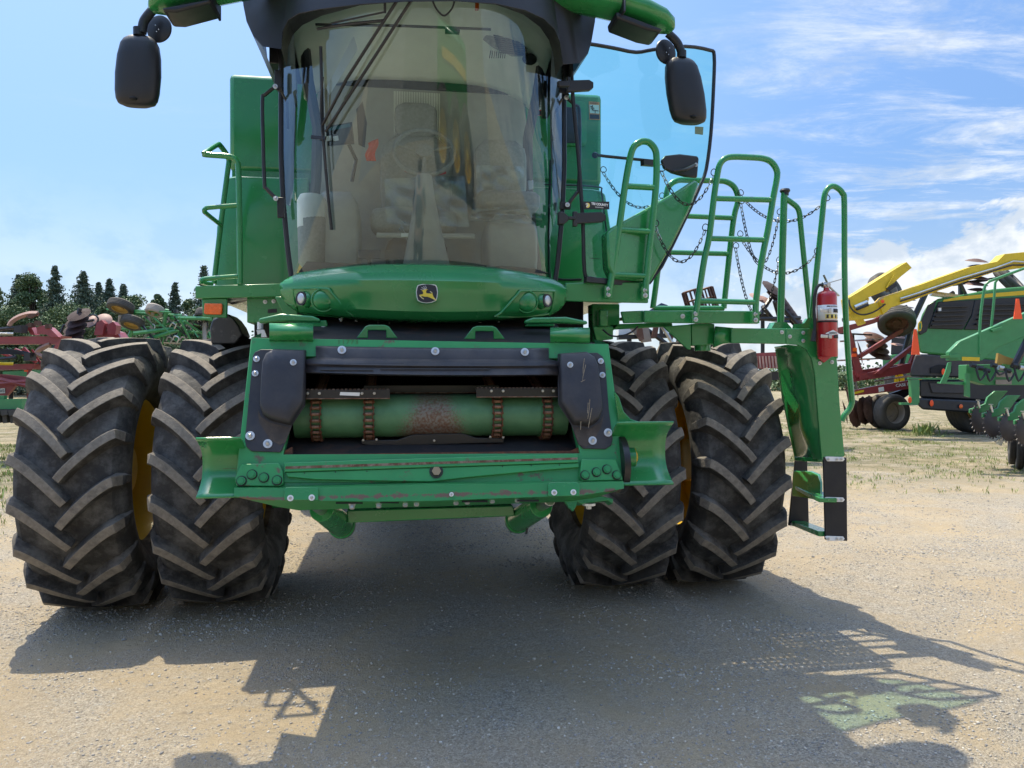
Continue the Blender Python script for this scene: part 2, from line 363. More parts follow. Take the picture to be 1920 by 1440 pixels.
# ---------------------------------------------------------------- tyres
RT = .975; NL = 20
def tyre_mesh():
    m = MB(); prof = []
    half = [(.905, 0), (.903, .12), (.897, .22), (.885, .275), (.855, .31), (.80, .335), (.73, .342), (.66, .325), (.60, .29), (.56, .26), (.535, .25)]
    prof = [(r, -h) for r, h in half[::-1]]+half[1:]
    m.mat(0).lathe(prof, (0, 0, 0), (1, 0, 0), 96)
    m.lathe([(.535, -.25), (.52, -.23), (.52, .23), (.535, .25)], (0, 0, 0), (1, 0, 0), 96)
    def r0(x):
        x = abs(x); hs = [h for r, h in half]; rs = [r for r, h in half]
        return float(np.interp(x, hs[:7], rs[:7]))
    # lug stations: (x, angle offset, surface r, top r, half width top, half width base)
    pitch = 2*PI/NL
    st = []
    for i in range(11):
        t = i/10; x = -.022+.325*t; 
        a = .30*(1-(1-t)**1.25)**.95
        r = r0(x) if x < .31 else .855
        top = .975-.012*(x/.3)**2
        if i == 0: top = .968
        st.append((x, a, r-.01, top, .025+.005*t, .040+.012*t))
    st.append((.333, .302, .83, .925, .034, .05)); st.append((.350, .307, .78, .845, .028, .045)); st.append((.347, .311, .735, .757, .015, .03))
    for side in (1, -1):
        for k in range(NL):
            base = k*pitch+(0 if side == 1 else pitch/2)
            secs = []
            for j, (x, a, r, top, wt, wb) in enumerate(st):
                # tangent in (x, theta*r) surface coordinates
                q0, q1 = st[max(0, j-1)], st[min(len(st)-1, j+1)]
                tx, ta = (q1[0]-q0[0]), (q1[1]-q0[1])*.9
                L = math.hypot(tx, ta) or 1; nx, na = -ta/L, tx/L
                if x > .31: nx, na = 0, 1
                sec = []
                for s_, rr, ww in ((-1, r, wb), (-1, top, wt), (1, top, wt), (1, r, wb)):
                    xx = x+nx*ww*s_; aa = a+na*ww*s_/.93; zz = rr
                    if x > .31:                       # on the sidewall the height is axial
                        xx = x-.03 if rr == r else x+.006; zz = (r+top)/2
                    th = base+aa; sec.append(V((xx*side, -zz*math.cos(th), zz*math.sin(th))))
                secs.append(sec)
            n = len(secs)
            for j in range(n-1):
                A, B = secs[j], secs[j+1]
                m.mat(0).add([A[0], A[1], B[1], B[0]], [(0, 1, 2, 3)]).add([A[2], A[3], B[3], B[2]], [(0, 1, 2, 3)])
                m.mat(1 if j < 11 else 0).add([A[1], A[2], B[2], B[1]], [(0, 1, 2, 3)])
            m.mat(0).add(secs[0], [(0, 1, 2, 3)]).add(secs[-1], [(0, 1, 2, 3)])
    return m
def rim_mesh():
    m = MB()
    prof = [(.575, -.262), (.58, -.25), (.565, -.245), (.545, -.235), (.53, -.20), (.515, -.18), (.50, -.06), (.48, -.03), (.30, -.02), (.19, -.05), (.05, -.05)]
    m.lathe(prof, (0, 0, 0), (1, 0, 0), 64)
    m.lathe([(.575, .262), (.58, .25), (.565, .245), (.545, .235), (.53, .20), (.515, .18), (.505, -.06)], (0, 0, 0), (1, 0, 0), 64)
    return m
def hub_mesh():
    m = MB(); m.cyl((-.12, 0, 0), (.10, 0, 0), .17, 28)
    for k in range(10):
        a = k*PI/5; c = V((0, .135*math.cos(a), .135*math.sin(a))); m.cyl(c+V((-.15, 0, 0)), c+V((-.12, 0, 0)), .018, 6)
    return m
tyre0 = rim0 = hub0 = None
for i, (x, ph, lb) in enumerate(((-2.235, .05, 'outer dual wheel at far left of the machine'), (-1.415, .04, 'inner wheel left of the feeder house'), (1.485, .18, 'inner wheel right of the feeder house'), (2.275, .1, 'outer dual wheel beside the access ladder'))):
    if i == 0:
        hub0 = P('wheel', hub_mesh(), M['yellow'], CB); tyre0 = P('tyre', tyre_mesh(), [M['rubber'], M['lugtop']], hub0, ang=28, bevel=.004); rim0 = P('rim', rim_mesh(), M['yellow'], hub0)
        h = hub0
    else: h = copy_tree(hub0, CB)
    h.location = (x, 0, RT-.012); h.rotation_euler = (-ph, 0, 0); h['label'] = lb
    if x > 0: h.scale = (-1, 1, 1)
# axle, final drives and belly
m = MB(); m.box(-1.0, 1.0, -.16, .16, .86, 1.16); m.cyl((-1.95, 0, .963), (1.95, 0, .963), .13, 20)
for s in (-1, 1): m.box(s*1.02-.06, s*1.02+.06, -.3, .28, .7, 1.25)
P('front_axle', m, M['green'], CB, bevel=.01)
m = MB(); m.box(-.98, .98, .35, 6.2, 1.05, 2.9); m.box(-.70, .70, -.5, .35, 1.45, 2.1); m.box(-1.0, 1.0, -.55, .3, 2.02, 2.12)
P('chassis', m, M['dark'], CB)
rw = MB(); rw.lathe([(.32, -.2), (.45, -.24), (.62, -.24), (.70, -.18), (.71, 0), (.70, .18), (.62, .24), (.45, .24), (.32, .2)], (0, 0, 0), (1, 0, 0), 40)
for k in range(20):
    for s in (-1, 1):
        a = 2*PI*(k+.5*(s > 0))/20; q = []
        for x, da, r in ((0, 0, .745), (.2, -.2, .735)):
            q.append(V((x*s, -r*math.cos(a+da), r*math.sin(a+da))))
        rw.bar(q[0], q[1], .05, .07, up=(q[0]-V((q[0].x, 0, 0))))
rw2 = None
for s in (-1, 1):
    hb = P('rear_wheel', hub_mesh(), M['yellow'], CB, loc=(s*1.2, 4.4, .745)); 
    if rw2 is None: rw2 = P('tyre', rw, M['rubber'], hb)
    else:
        c = rw2.copy(); COL.objects.link(c); c.parent = hb
m = MB(); m.box(-1.1, 1.1, 4.3, 4.5, .65, .85); P('rear_axle', m, M['green'], CB)
for s in (-1, 1):
    m = MB(); m.box(*sorted((s*.76, s*1.12)), -.75, 1.6, 1.45, 2.19); P('side_tank', m, M['dark'], CB, bevel=.02)
# ---------------------------------------------------------------- feeder house
FH = MB()
OUT = [(471, 633), (1141, 645), (1158, 775), (1171, 905), (441, 905), (456, 770)]
INN = [(545, 668), (1066, 672), (1070, 770), (1088, 850), (531, 852), (548, 770)]
FH.ring([FU(*p) for p in OUT], [FU(*p) for p in INN], -FN*.055)
# side skins folding back
for s, x in ((-1, [(471, 633), (456, 770), (441, 905)]), (1, [(1141, 645), (1158, 775), (1171, 905)])):
    a = [FU(*p, off=-.056) for p in x]
    FH.add(a+[q+V((0, .30, .04)) for q in a], [(0, 1, 4, 3), (1, 2, 5, 4)])
feeder = P('feeder_house', FH, M['green_worn'], CB, bevel=.003)
m = MB(); a = [FU(*p, off=-.058) for p in ((545, 668), (1066, 672), (1088, 852), (531, 855))]; bk = V((0, 1.5, .45))
def tun(m, a, bk, t):
    c = sum(a, V())/4; b = [c+(p-c)*.97+bk for p in a]; ao = [c+(p-c)*(1+t) for p in a]; bo = [c+(p-c)*(.97+t)+bk for p in a]
    for k in range(4):
        j = (k+1) % 4; m.add([a[k], a[j], b[j], b[k]], [(0, 1, 2, 3)]).add([ao[k], ao[j], bo[j], bo[k]], [(0, 1, 2, 3)]).add([a[k], a[j], ao[j], ao[k]], [(0, 1, 2, 3)])
    m.add(b, [(0, 1, 2, 3)])
tun(m, a, bk, .12)
M['throat'] = mat('feeder_throat_steel', (.014, .012, .013), .7, col2=(.07, .03, .018), c2=(.52, .7), c2scale=4)
P('feeder_throat', m, M['throat'], CB)
# rusty inner corners and floor lip
m = MB(); m.fslab([(531, 846), (548, 838), (548, 852), (1070, 845), (1085, 838), (1087, 851), (533, 869)], -.02, .03)
P('throat_lip', m, M['rust'], feeder)
def bolt(px, py, off=.012, r=.013, plane='F', y=0, parent=None, mt=None, washer=True, n=None, hd=.008, wm='zinc'):
    p = FU(px, py, off) if plane == 'F' else U(px, py, y); n = n or (FN if plane == 'F' else V((0, -1, 0)))
    m = MB()
    if washer: m.mat(0).cyl(p-n*.004, p+n*.003, r*1.3, 20)
    m.mat(1).cyl(p+n*.003, p+n*(.003+hd), r*.72, 6); m.ell(p+n*(.003+hd), r*.55, r*.3, r*.55, 8, 4)
    return P('bolt', m, [M[wm], M[mt or 'steel']], parent or feeder, ang=30)
# black top strip (formed plate)
rows = [(648.5, 652.5, .006), (653, 657, .012), (670, 673, .013), (674, 677, .030), (682, 685, .034), (687, 690, .020), (698, 702, .028), (700, 704, .002)]
m = MB(); XL, XR = 574, 1046
def fm(u, v):
    i = min(int(v*(len(rows)-1)+1e-6), len(rows)-1); yl, yr, of = rows[i]; px = XL+(XR-XL)*u
    if i < 3: px = 592+(1029-592)*u
    py = yl+(yr-yl)*u+(4.*u*(1-u))*(1.5+.25*i)-(0 if i < 5 else 5-2*i*.4)
    return FU(px, py, of)
m.grid(fm, 12, len(rows)-1)
strip = P('rubber_strip', m, M['blk_shield'], feeder, label='black formed strip across the top of the opening')
o = strip.modifiers.new('s', 'SOLIDIFY'); o.thickness = .005
for y0, xa, xb in ((680, 580, 757), (690, 713, 918), (681, 878, 1040), (692, 700, 600)):
    m = MB(); m.tube([FU(xa, y0+1.5, .03), FU(xb, y0+1.5, .03)], .003, 6); P('stiffening_groove', m, M['blk'], strip)
for px, py in ((641, 656), (816, 658.5), (984, 660)): bolt(px, py, .016, .016)
# black side flaps
Lf = [(574, 656), (489, 655), (478, 660), (474, 667), (470, 710), (459, 826), (462, 838), (472, 846), (526, 848), (535, 830), (547, 798), (572, 760), (574, 700)]
Rf = [(1046, 663), (1120, 661), (1130, 668), (1135, 682), (1142, 770), (1149, 822), (1146, 835), (1135, 842), (1094, 841), (1084, 832), (1070, 793), (1047, 757), (1046, 700)]
Lp = [(574, 658), (515, 656), (500, 664), (493, 680), (490, 720), (488, 762), (494, 780), (508, 789), (546, 798), (572, 758), (574, 700)]
Rp = [(1047, 664), (1098, 661), (1112, 670), (1119, 686), (1124, 730), (1128, 770), (1121, 790), (1105, 800), (1073, 796), (1048, 757), (1047, 700)]
Ld = [(483, 768), (486, 792), (506, 824), (524, 834), (535, 830), (546, 802), (508, 793), (490, 782)]
Rd = [(1132, 778), (1128, 800), (1112, 828), (1098, 838), (1086, 834), (1074, 800), (1105, 804), (1124, 793)]
M['dustypoly'] = mat('crop_dusted_poly', (.045, .034, .027), .6, var=.3, scale=14, col2=(.10, .075, .055), c2=(.5, .7), c2scale=10)
for A, B in ((Lf, Lp), (Rf, Rp)):
    m = MB(); m.fslab(A, .010, .008); fl = P('rubber_flap', m, M['blk_shield'], feeder, bevel=.002)
    m = MB(); puff(m, [FU(*p, off=.0105) for p in B], FN, ((1, 0), (.985, .022), (.95, .040), (.88, .048), (.6, .050), (.2, .051)))
    P('flap_pocket', m, M['blk_shield'], fl, ang=60)
    m = MB(); m.fslab(Ld if A is Lf else Rd, .0125, .003); P('flap_recess', m, M['dustypoly'], fl)
M['scratch'] = mat('scratched_poly', (.30, .24, .16), .9, var=.4, scale=120)
for pts in ([(1096, 672), (1094, 690), (1093, 700)], [(1099, 684), (1093, 706), (1092, 716)], [(1107, 748), (1105, 765), (1103, 785)], [(1110, 765), (1106, 790), (1104, 802)], [(1103, 755), (1101, 775)], [(1090, 790), (1089, 806)], [(1097, 712), (1088, 716)]):
    m = MB(); q = [FU(a+random.uniform(-1, 1), b, .0605) for a, b in pts]; m.tube(q, .0016, 5); P('scratch_mark', m, M['scratch'], fl)
for px, py in ((481, 673), (478.5, 700), (550, 679.5), (1126.5, 677), (1129.5, 703), (1069, 684)): bolt(px, py, .062 if px in (550, 1069) else .014, .012)
for px, py in ((469, 817), (502, 832), (1140, 811), (1111, 826)): bolt(px, py, .014, .0165)
# drum
DC = V((0, -1.96, 1.444)); DR = .112
def drum_mat():
    m = mat('worn_drum_paint', (.065, .185, .085), .5, var=.22, scale=7, dust=.25); n, l = m.node_tree.nodes, m.node_tree.links; b = n['Principled BSDF']
    t = n.new('ShaderNodeTexCoord'); sp = n.new('ShaderNodeSeparateXYZ'); l.new(t.outputs['Object'], sp.inputs[0])
    q = n.new('ShaderNodeTexNoise'); q.inputs['Scale'].default_value = 210; q.inputs['Detail'].default_value = 4; q.inputs['Roughness'].default_value = .75; l.new(t.outputs['Object'], q.inputs['Vector'])
    ab = n.new('ShaderNodeMath'); ab.operation = 'ABSOLUTE'; l.new(sp.outputs['X'], ab.inputs[0])
    def mr(x, a, b_, c, d):
        k = n.new('ShaderNodeMapRange'); k.inputs[1].default_value = a; k.inputs[2].default_value = b_; k.inputs[3].default_value = c; k.inputs[4].default_value = d; l.new(x, k.inputs[0]); return k.outputs[0]
    def ma(op, a, b_):
        k = n.new('ShaderNodeMath'); k.operation = op; l.new(a, k.inputs[0]); l.new(b_, k.inputs[1]); return k.outputs[0]
    f = ma('SUBTRACT', ma('ADD', q.outputs['Fac'], mr(ab.outputs[0], .06, .27, .22, -.27)), mr(sp.outputs['Z'], 1.36, 1.52, -.12, .07))
    k = n.new('ShaderNodeMix'); k.data_type = 'RGBA'; l.new(mr(f, .55, .66, 0, 1), k.inputs[0])
    old = b.inputs['Base Color'].links[0].from_socket; l.new(old, k.inputs[6])
    k2 = n.new('ShaderNodeMix'); k2.data_type = 'RGBA'; q2 = n.new('ShaderNodeTexNoise'); q2.inputs['Scale'].default_value = 75; l.new(t.outputs['Object'], q2.inputs['Vector']); l.new(mr(q2.outputs['Fac'], .4, .6, 0, 1), k2.inputs[0])
    k2.inputs[6].default_value = (.17, .15, .13, 1); k2.inputs[7].default_value = (.13, .065, .04, 1); l.new(k2.outputs[2], k.inputs[7]); l.new(k.outputs[2], b.inputs['Base Color'])
    return m
m = MB(); m.cyl(DC+V((-.70, 0, 0)), DC+V((.71, 0, 0)), DR, 48)
drum = P('feed_drum', m, drum_mat(), feeder, label='green feed drum with a rusty middle')
for x in (-.565, .57):
    m = MB(); m.lathe([(DR, -.008), (DR+.006, -.008), (DR+.006, .008), (DR, .008)], DC+V((x, 0, 0)), (1, 0, 0), 48); P('drum_collar', m, M['green_matte'], drum)
def chain_mesh(x):
    m = MB(); R = DR+.014; path = []
    step = .0315; ang = PI*.62
    pts = []
    L = 0; a0 = PI*.62; n1 = int(a0*2*R/step)
    # straight run coming forwards on top, round the drum, back below
    for k in range(14, 0, -1): pts.append(V((x, DC.y+math.cos(a0)*-R+k*step*.96, DC.z+math.sin(a0)*R+k*step*.25)))
    for k in range(n1+1):
        a = a0-k*2*a0/n1; pts.append(V((x, DC.y-math.cos(a)*R, DC.z+math.sin(a)*R)))
    for k in range(1, 10): pts.append(V((x, DC.y+math.cos(a0)*-R+k*step*.96, DC.z-math.sin(a0)*R+k*step*.2)))
    for i, p in enumerate(pts):
        m.mat(1).cyl(p+V((-.016, 0, 0)), p+V((.016, 0, 0)), .0085, 8)
        m.mat(0).cyl(p+V((-.029, 0, 0)), p+V((-.024, 0, 0)), .006, 6); m.cyl(p+V((.024, 0, 0)), p+V((.029, 0, 0)), .006, 6)
        if i < len(pts)-1:
            q = pts[i+1]; d = (q-p).normalized()*.006; w_ = .019 if i % 2 else .0235; up = (p-DC); up.x = 0
            for s in (-1, 1): m.bar(p+V((s*w_, 0, 0))-d, q+V((s*w_, 0, 0))+d, .004, .019, up=up)
    return m
M['rustshine'] = mat('worn_rusty_roller', (.24, .13, .08), .5, metal=.3, var=.4, scale=90)
for px in (592, 691.5, 933, 1027):
    x = U(px, 779, -2.07).x; P('drive_chain', chain_mesh(x), [M['rust'], M['rustshine']], feeder)
def slat(pix0, pix1, y, h, depth, teeth, name='feeder_slat', parent=feeder, mt='blk_metal', up=1):
    a, b = U(*pix0, y), U(*pix1, y); b.z = a.z*.5+b.z*.5; a.z = b.z; m = MB()
    m.mat(0).bar(a, b, depth*.12, h, up=(0, 0, 1)); m.bar(a+V((0, depth/2, up*h/2-.004)), b+V((0, depth/2, up*h/2-.004)), depth, .007)
    L = (b-a).length; n = int(L/.02)
    if teeth:
        for k in range(n):
            p = a+(b-a)*((k+.5)/n)+V((0, depth*.5, up*(h/2+.001))); m.mat(1).bar(p-V((.006, 0, 0)), p+V((.006, 0, 0)), depth*.9, .008)
    m.mat(1).bar(a+V((0, -.002, -up*h/2)), b+V((0, -.002, -up*h/2)), depth*.2, .006)
    return P(name, m, [M[mt], M['rustrail']], parent, bevel=.0015)
s1_ = slat((573, 739), (731, 739), -2.10, .044, .05, True)
s2_ = slat((893, 736), (1046, 736), -2.10, .044, .05, True)
slat((682, 729), (936, 730), -1.86, .04, .04, False)
m = MB(); m.slab([(677, 826), (745, 825), (775, 815), (866, 813), (893, 821), (945, 822), (944, 830), (890, 831), (800, 834), (690, 835), (678, 832)], -2.04, .03)
lowslat = P('feeder_slat', m, M['blk_metal'], feeder, bevel=.002)
m = MB(); m.slab([(560, 842), (1050, 836), (1050, 843), (560, 850)], -1.86, .03); P('feeder_slat', m, M['blk_metal'], feeder)
for px in (577, 599, 679, 702): bolt(px, 737.5, plane='Y', y=-2.105, r=.0105, washer=False, hd=.007, parent=s1_)
for px in (921, 943, 1017, 1037): bolt(px, 733, plane='Y', y=-2.105, r=.0105, washer=False, hd=.007, parent=s2_)
for px, py in ((681, 825), (706, 824), (814, 826), (919, 819), (943, 820)): bolt(px, py, plane='Y', y=-2.045, r=.009, washer=False, hd=.006, parent=lowslat)
m = MB(); m.slab([(638, 735), (675, 736), (674, 742.5), (637, 741)], -2.107, .001); P('paper_tag', m, M['white'], s1_, label='white strip of tape')
# lip and lower beams
m = MB(); m.fslab([(533, 867), (1083, 850), (1085, 867), (533, 885)], .03, .06); lip = P('lip_plate', m, M['green_worn'], feeder, bevel=.004)
m = MB(); m.fslab([(535, 874.5), (1083, 857.5), (1083, 861.5), (535, 879.5)], .032, .006); P('worn_strip', m, M['rustrail'], lip)
m = MB(); m.fslab([(535, 886), (1085, 868), (1086, 876), (1025, 881), (876, 895), (809, 903), (740, 902), (593, 899), (539, 894)], .022, .05)
pb = P('pivot_plate', m, M['green_worn'], feeder, bevel=.003)
p = FU(818, 884, .022)
m = MB(); m.mat(0).cyl(p, p+FN*.004, .034, 24); m.mat(1).cyl(p+FN*.004, p+FN*.02, .0225, 6)
M['brass'] = mat('greasy_bolt', (.45, .33, .2), .35, metal=.8); M['grease'] = mat('dark_grease', (.02, .03, .02), .4)
P('pivot_bolt', m, [M['grease'], M['brass']], pb)
for px, py in ((571, 887), (629, 885), (688, 883.5), (1049, 872), (996, 873), (942, 874.5)):
    m = MB(); p = FU(px, py, .0225); m.cyl(p-FN*.002, p+FN*.0008, .0035, 8); P('bolt_hole', m, M['decal_black'], pb)
m = MB(); m.fslab([(531, 888), (1090, 872), (1096, 905), (528, 916)], -.006, .04); P('lower_plate', m, M['green'], feeder)
for px, py in ((689, 901), (942, 896), (1019, 885), (1073, 884.5)):
    m = MB(); p = FU(px, py, -.005); m.cyl(p-FN*.002, p+FN*.0012, .005, 8); P('bolt_hole', m, M['decal_black'], feeder)
# front sill with underside
def sill_mat():
    m = mat('worn_sill_paint', (.022, .215, .06), .42, coat=.1, var=.08, dust=.12); n, l = m.node_tree.nodes, m.node_tree.links; b = n['Principled BSDF']
    t = n.new('ShaderNodeTexCoord'); sp = n.new('ShaderNodeSeparateXYZ'); l.new(t.outputs['Object'], sp.inputs[0])
    q = n.new('ShaderNodeTexNoise'); q.inputs['Scale'].default_value = 24; q.inputs['Detail'].default_value = 10; q.inputs['Roughness'].default_value = .8; l.new(t.outputs['Object'], q.inputs['Vector'])
    z_ = n.new('ShaderNodeMath'); z_.operation = 'SUBTRACT'; l.new(sp.outputs['Z'], z_.inputs[0]); z_.inputs[1].default_value = 1.083; za = n.new('ShaderNodeMath'); za.operation = 'ABSOLUTE'; l.new(z_.outputs[0], za.inputs[0])
    k = n.new('ShaderNodeMapRange'); k.inputs[1].default_value = .002; k.inputs[2].default_value = .030; k.inputs[3].default_value = .16; k.inputs[4].default_value = -.14; l.new(za.outputs[0], k.inputs[0])
    a = n.new('ShaderNodeMath'); l.new(q.outputs['Fac'], a.inputs[0]); l.new(k.outputs[0], a.inputs[1])
    r = n.new('ShaderNodeMapRange'); r.inputs[1].default_value = .58; r.inputs[2].default_value = .64; l.new(a.outputs[0], r.inputs[0])
    x = n.new('ShaderNodeMix'); x.data_type = 'RGBA'; l.new(r.outputs[0], x.inputs[0]); old = b.inputs['Base Color'].links[0].from_socket; l.new(old, x.inputs[6]); x.inputs[7].default_value = (.14, .085, .06, 1); l.new(x.outputs[2], b.inputs['Base Color']); return m
m = MB()
top = [(439, 915), (530, 915.5), (700, 911), (815, 908), (940, 907), (1090, 905), (1169, 903)]
bot = [(439, 931), (530, 938), (700, 940), (815, 939), (940, 934), (1090, 929), (1170, 916)]
un = [(520, 950), (560, 957), (700, 952), (815, 950), (940, 945), (1060, 941), (1110, 935)]
A = [FU(*p, off=.06) for p in top]; B = [FU(*p, off=.065) for p in bot]; Cc = [U(p[0], p[1], FU(*p, off=-.02).y+.02) for p in un]
A2 = [p+V((0, .11, .004)) for p in A]; D2 = [p+V((0, .12, .0)) for p in Cc]
for X_, Y_ in ((A2, A), (A, B), (B, Cc), (Cc, D2)):
    for k in range(6): m.add([X_[k], X_[k+1], Y_[k+1], Y_[k]], [(0, 1, 2, 3)])
for k in (0, 6): m.add([A2[k], A[k], B[k], Cc[k], D2[k]], [(0, 1, 2, 3, 4)])
sill = P('front_sill', m, sill_mat(), feeder, ang=25, label='scuffed lower sill with a rusty bottom edge')
m = MB(); m.box(-.9, .9, -2.17, -2.10, 1.06, 1.16); P('sill_web', m, M['green'], sill)
for q in ([(533, 917), (538, 913), (592, 913), (597, 917), (597, 938), (533, 938)], [(1028, 908), (1033, 904), (1082, 904), (1087, 908), (1087, 930), (1028, 931)]):
    m = MB(); m.fslab(q, .078, .014); P('cover_plate', m, M['green'], sill, bevel=.003)
for px, py in ((544.5, 934), (584.5, 933), (1039, 923.5), (1075, 923)): bolt(px, py, .079, .011, parent=sill, hd=.004, wm='white')
bolt(846.5, 927, .068, .008, parent=sill, hd=.004, wm='white')
for px, py in ((660, 950), (710, 947.5), (760, 945.5), (781, 944.5), (855, 942), (876, 941), (923, 939), (970, 937.5)):
    p = U(px, py, FU(px, py, .03).y); m = MB(); m.cyl(p+V((0, .01, .012)), p+V((0, -.004, -.008)), .0125, 6); m.cyl(p+V((0, .014, .016)), p+V((0, .006, .008)), .017, 12); P('bolt', m, M['zinc'], sill, ang=30)
for px, w_ in ((655, 25), (730, 18), (890, 24), (990, 20)):
    m = MB(); p0, p1 = U(px-w_, 941-(px-800)*.012, FU(px, 941, .045).y), U(px+w_, 941-(px-800)*.012, FU(px, 941, .045).y); m.bar(p0, p1, .012, .008); P('slot', m, M['dark'], sill)
# corner bolt plates
for Q, BL in (([(451, 870), (523, 868), (530, 884), (531, 906), (525, 912), (443, 911), (441, 896)], [(452.8, 902), (472.6, 890), (494.8, 895.6), (519.6, 900.8)]), ([(1091, 861), (1155, 861), (1167, 892), (1168, 900), (1092, 902), (1087, 893)], [(1156, 891), (1137.6, 880), (1118, 885.4), (1096.5, 891)])):
    m = MB(); m.fslab(Q, .035, .03); pl = P('corner_plate', m, M['green_worn'], feeder, bevel=.004)
    for px, py in BL:
        p = FU(px, py, .036); m = MB(); m.mat(0).cyl(p-FN*.004, p+FN*.002, .0245, 24); m.mat(1).cyl(p+FN*.002, p+FN*.012, .0195, 24); m.cyl(p+FN*.012, p+FN*.017, .0145, 6)
        P('bolt', m, [M['decal_black'], M['green']], pl, ang=30)
# hooks on the top edge
for xa, xb, ya, yb in ((505, 587, 606, 640), (1032, 1106, 614, 643)):
    m = MB(); prof = []
    for k in range(9):
        t = k/8; py = ya+(yb-ya)*t; y = FP0.y-.02-.05*math.sin(PI*(t*.9+.1))+.02; prof.append((py, y))
    m.grid(lambda u, v: U(xa+(xb-xa)*u+(1 if abs(u-.5) < .49 else 0)*0, np.interp(v*8, range(9), [q[0] for q in prof])+.5*u, float(np.interp(v*8, range(9), [q[1] for q in prof]))), 2, 8)
    h = P('top_hook', m, M['green'], feeder, ang=50); s = h.modifiers.new('s', 'SOLIDIFY'); s.thickness = .008; s.offset = -1
    m = MB(); m.slab([(xa+3, ya+3), (xb-3, ya+3), (xb-3, yb-3), (xa+3, yb-3)], -1.99, .02); P('hook_web', m, M['green'], h)
# lifting eyes
for cx_, by in ((707, 634), (908.5, 636)):
    m = MB(); d = lambda a: cx_+a
    m.slab([(d(-39), by), (d(-22), by-22), (d(-14), by-25), (d(14), by-25), (d(22), by-22), (d(39), by), (d(17), by), (d(17), by-15), (d(-17), by-15), (d(-17), by)], -1.86, .02)
    P('lifting_eye', m, M['green'], feeder, bevel=.004)
# shaft shields: channels opening forwards
for s, xo, xi, zt, zb in ((-1, U(370, 822, -2.28).x, -.905, U(370, 821, -2.28).z, U(368, 933, -2.30).z), (1, U(1262, 792, -2.30).x, .905, U(1260, 791, -2.30).z, U(1268, 908, -2.32).z)):
    m = MB(); n = 14; zm = (zt+zb)/2; hh = (zt-zb)/2
    def ch(u, v):
        t = -1+2*v; y = -2.31+.13*(1-abs(t)**2.6); return V((xi+(xo-xi)*u+s*.0, y+(0), zm+hh*t))
    m.grid(ch, 4, 18); w_ = P('shaft_shield', m, M['green'], CB, ang=60, label='green curved guard over the drive shaft, '+('left' if s < 0 else 'right')+' of the feeder house'); q = w_.modifiers.new('s', 'SOLIDIFY'); q.thickness = .009; q.offset = 0
m = MB(); m.slab([(1152, 733), (1161, 745), (1170, 772), (1183, 786), (1200, 791), (1200, 800), (1165, 800), (1160, 790)], -2.20, .02); P('guard_mount', m, M['green'], CB, bevel=.004)
m = MB(); p = U(1172, 858, -2.17); m.cyl(p-V((.12, 0, 0)), p+V((.045, 0, 0)), .055, 24); P('shaft_bearing', m, M['green'], CB)
m = MB(); p = U(1186, 857, -2.17); m.mat(0).cyl(p, p+V((.008, 0, 0)), .052, 20); m.cyl(p+V((.01, 0, 0)), p+V((.02, 0, 0)), .03, 20); P('bearing_collar', m, M['yellow'], CB)
def spline(px, py, s):
    m = MB(); p = U(px, py, -2.17); m.cyl(p, p+V((s*.065, 0, 0)), .0125, 16)
    for k in range(12):
        a = k*PI/6; c = V((0, .0135*math.cos(a), .0135*math.sin(a)))
        m.bar(p+c, p+c+V((s*.03, 0, 0)), .004, .004, up=c); m.bar(p+c+V((s*.036, 0, 0)), p+c+V((s*.065, 0, 0)), .004, .004, up=c)
    return m
P('splined_shaft', spline(1186, 856, 1), M['rust'], CB); P('splined_shaft', spline(446, 878, -1), M['rust'], CB)
m = MB(); p = U(1163, 870, -2.17); m.cyl(p-V((.02, 0, 0)), p+V((.012, 0, 0)), .15, 40); P('drive_disc', m, M['blk_metal'], CB)
# under the feeder: lift cylinders, cross beam, foot
for a, b, e in (((603, 955), (640, 984), 1), ((1015, 948), (972, 975), -1)):
    p0, p1 = U(*a, -2.02), U(*b, -1.55); d = (p1-p0).normalized(); m = MB()
    m.mat(0).cyl(p0, p1+d*.0, .062, 24, r2=.07); m.mat(0).cyl(p1, p1+d*.03, .078, 24); m.cyl(p1+d*.03, p1+d*.06, .05, 16); m.mat(1).cyl(p0-d*.16, p0, .03, 16)
    m.mat(0).bar(p1+V((0, 0, -.02)), p1+V((0, .12, -.075)), .07, .05)
    P('lift_cylinder', m, [M['green'], M['steel']], CB, bevel=.003)
m = MB(); m.slab([(650, 957), (962, 948), (966, 968), (652, 981)], -1.72, .16); P('cross_beam', m, M['green'], CB, bevel=.006)
m = MB(); m.fslab([(1075, 936), (1128, 930), (1150, 935), (1149, 945), (1140, 938), (1090, 945)], -.03, .08); P('skid_bracket', m, M['green'], feeder, bevel=.003)
m = MB(); p = U(1104, 943, -2.25); m.cyl(p, p+V((0, 0, -.012)), .034, 20); m.cyl(p+V((0, 0, -.012)), p+V((0, 0, -.03)), .014, 6); P('stop_bolt', m, M['zinc'], feeder)
m = MB(); m.fslab([(1060, 940), (1083, 938), (1080, 950), (1075, 958), (1066, 950)], -.03, .03); P('latch_tab', m, M['green'], feeder)
m = MB(); m.tube([U(987, 972, -1.6), U(988, 990, -1.6), U(987, 1001, -1.6)], .007, 6); P('hose_end', m, M['blk'], CB)
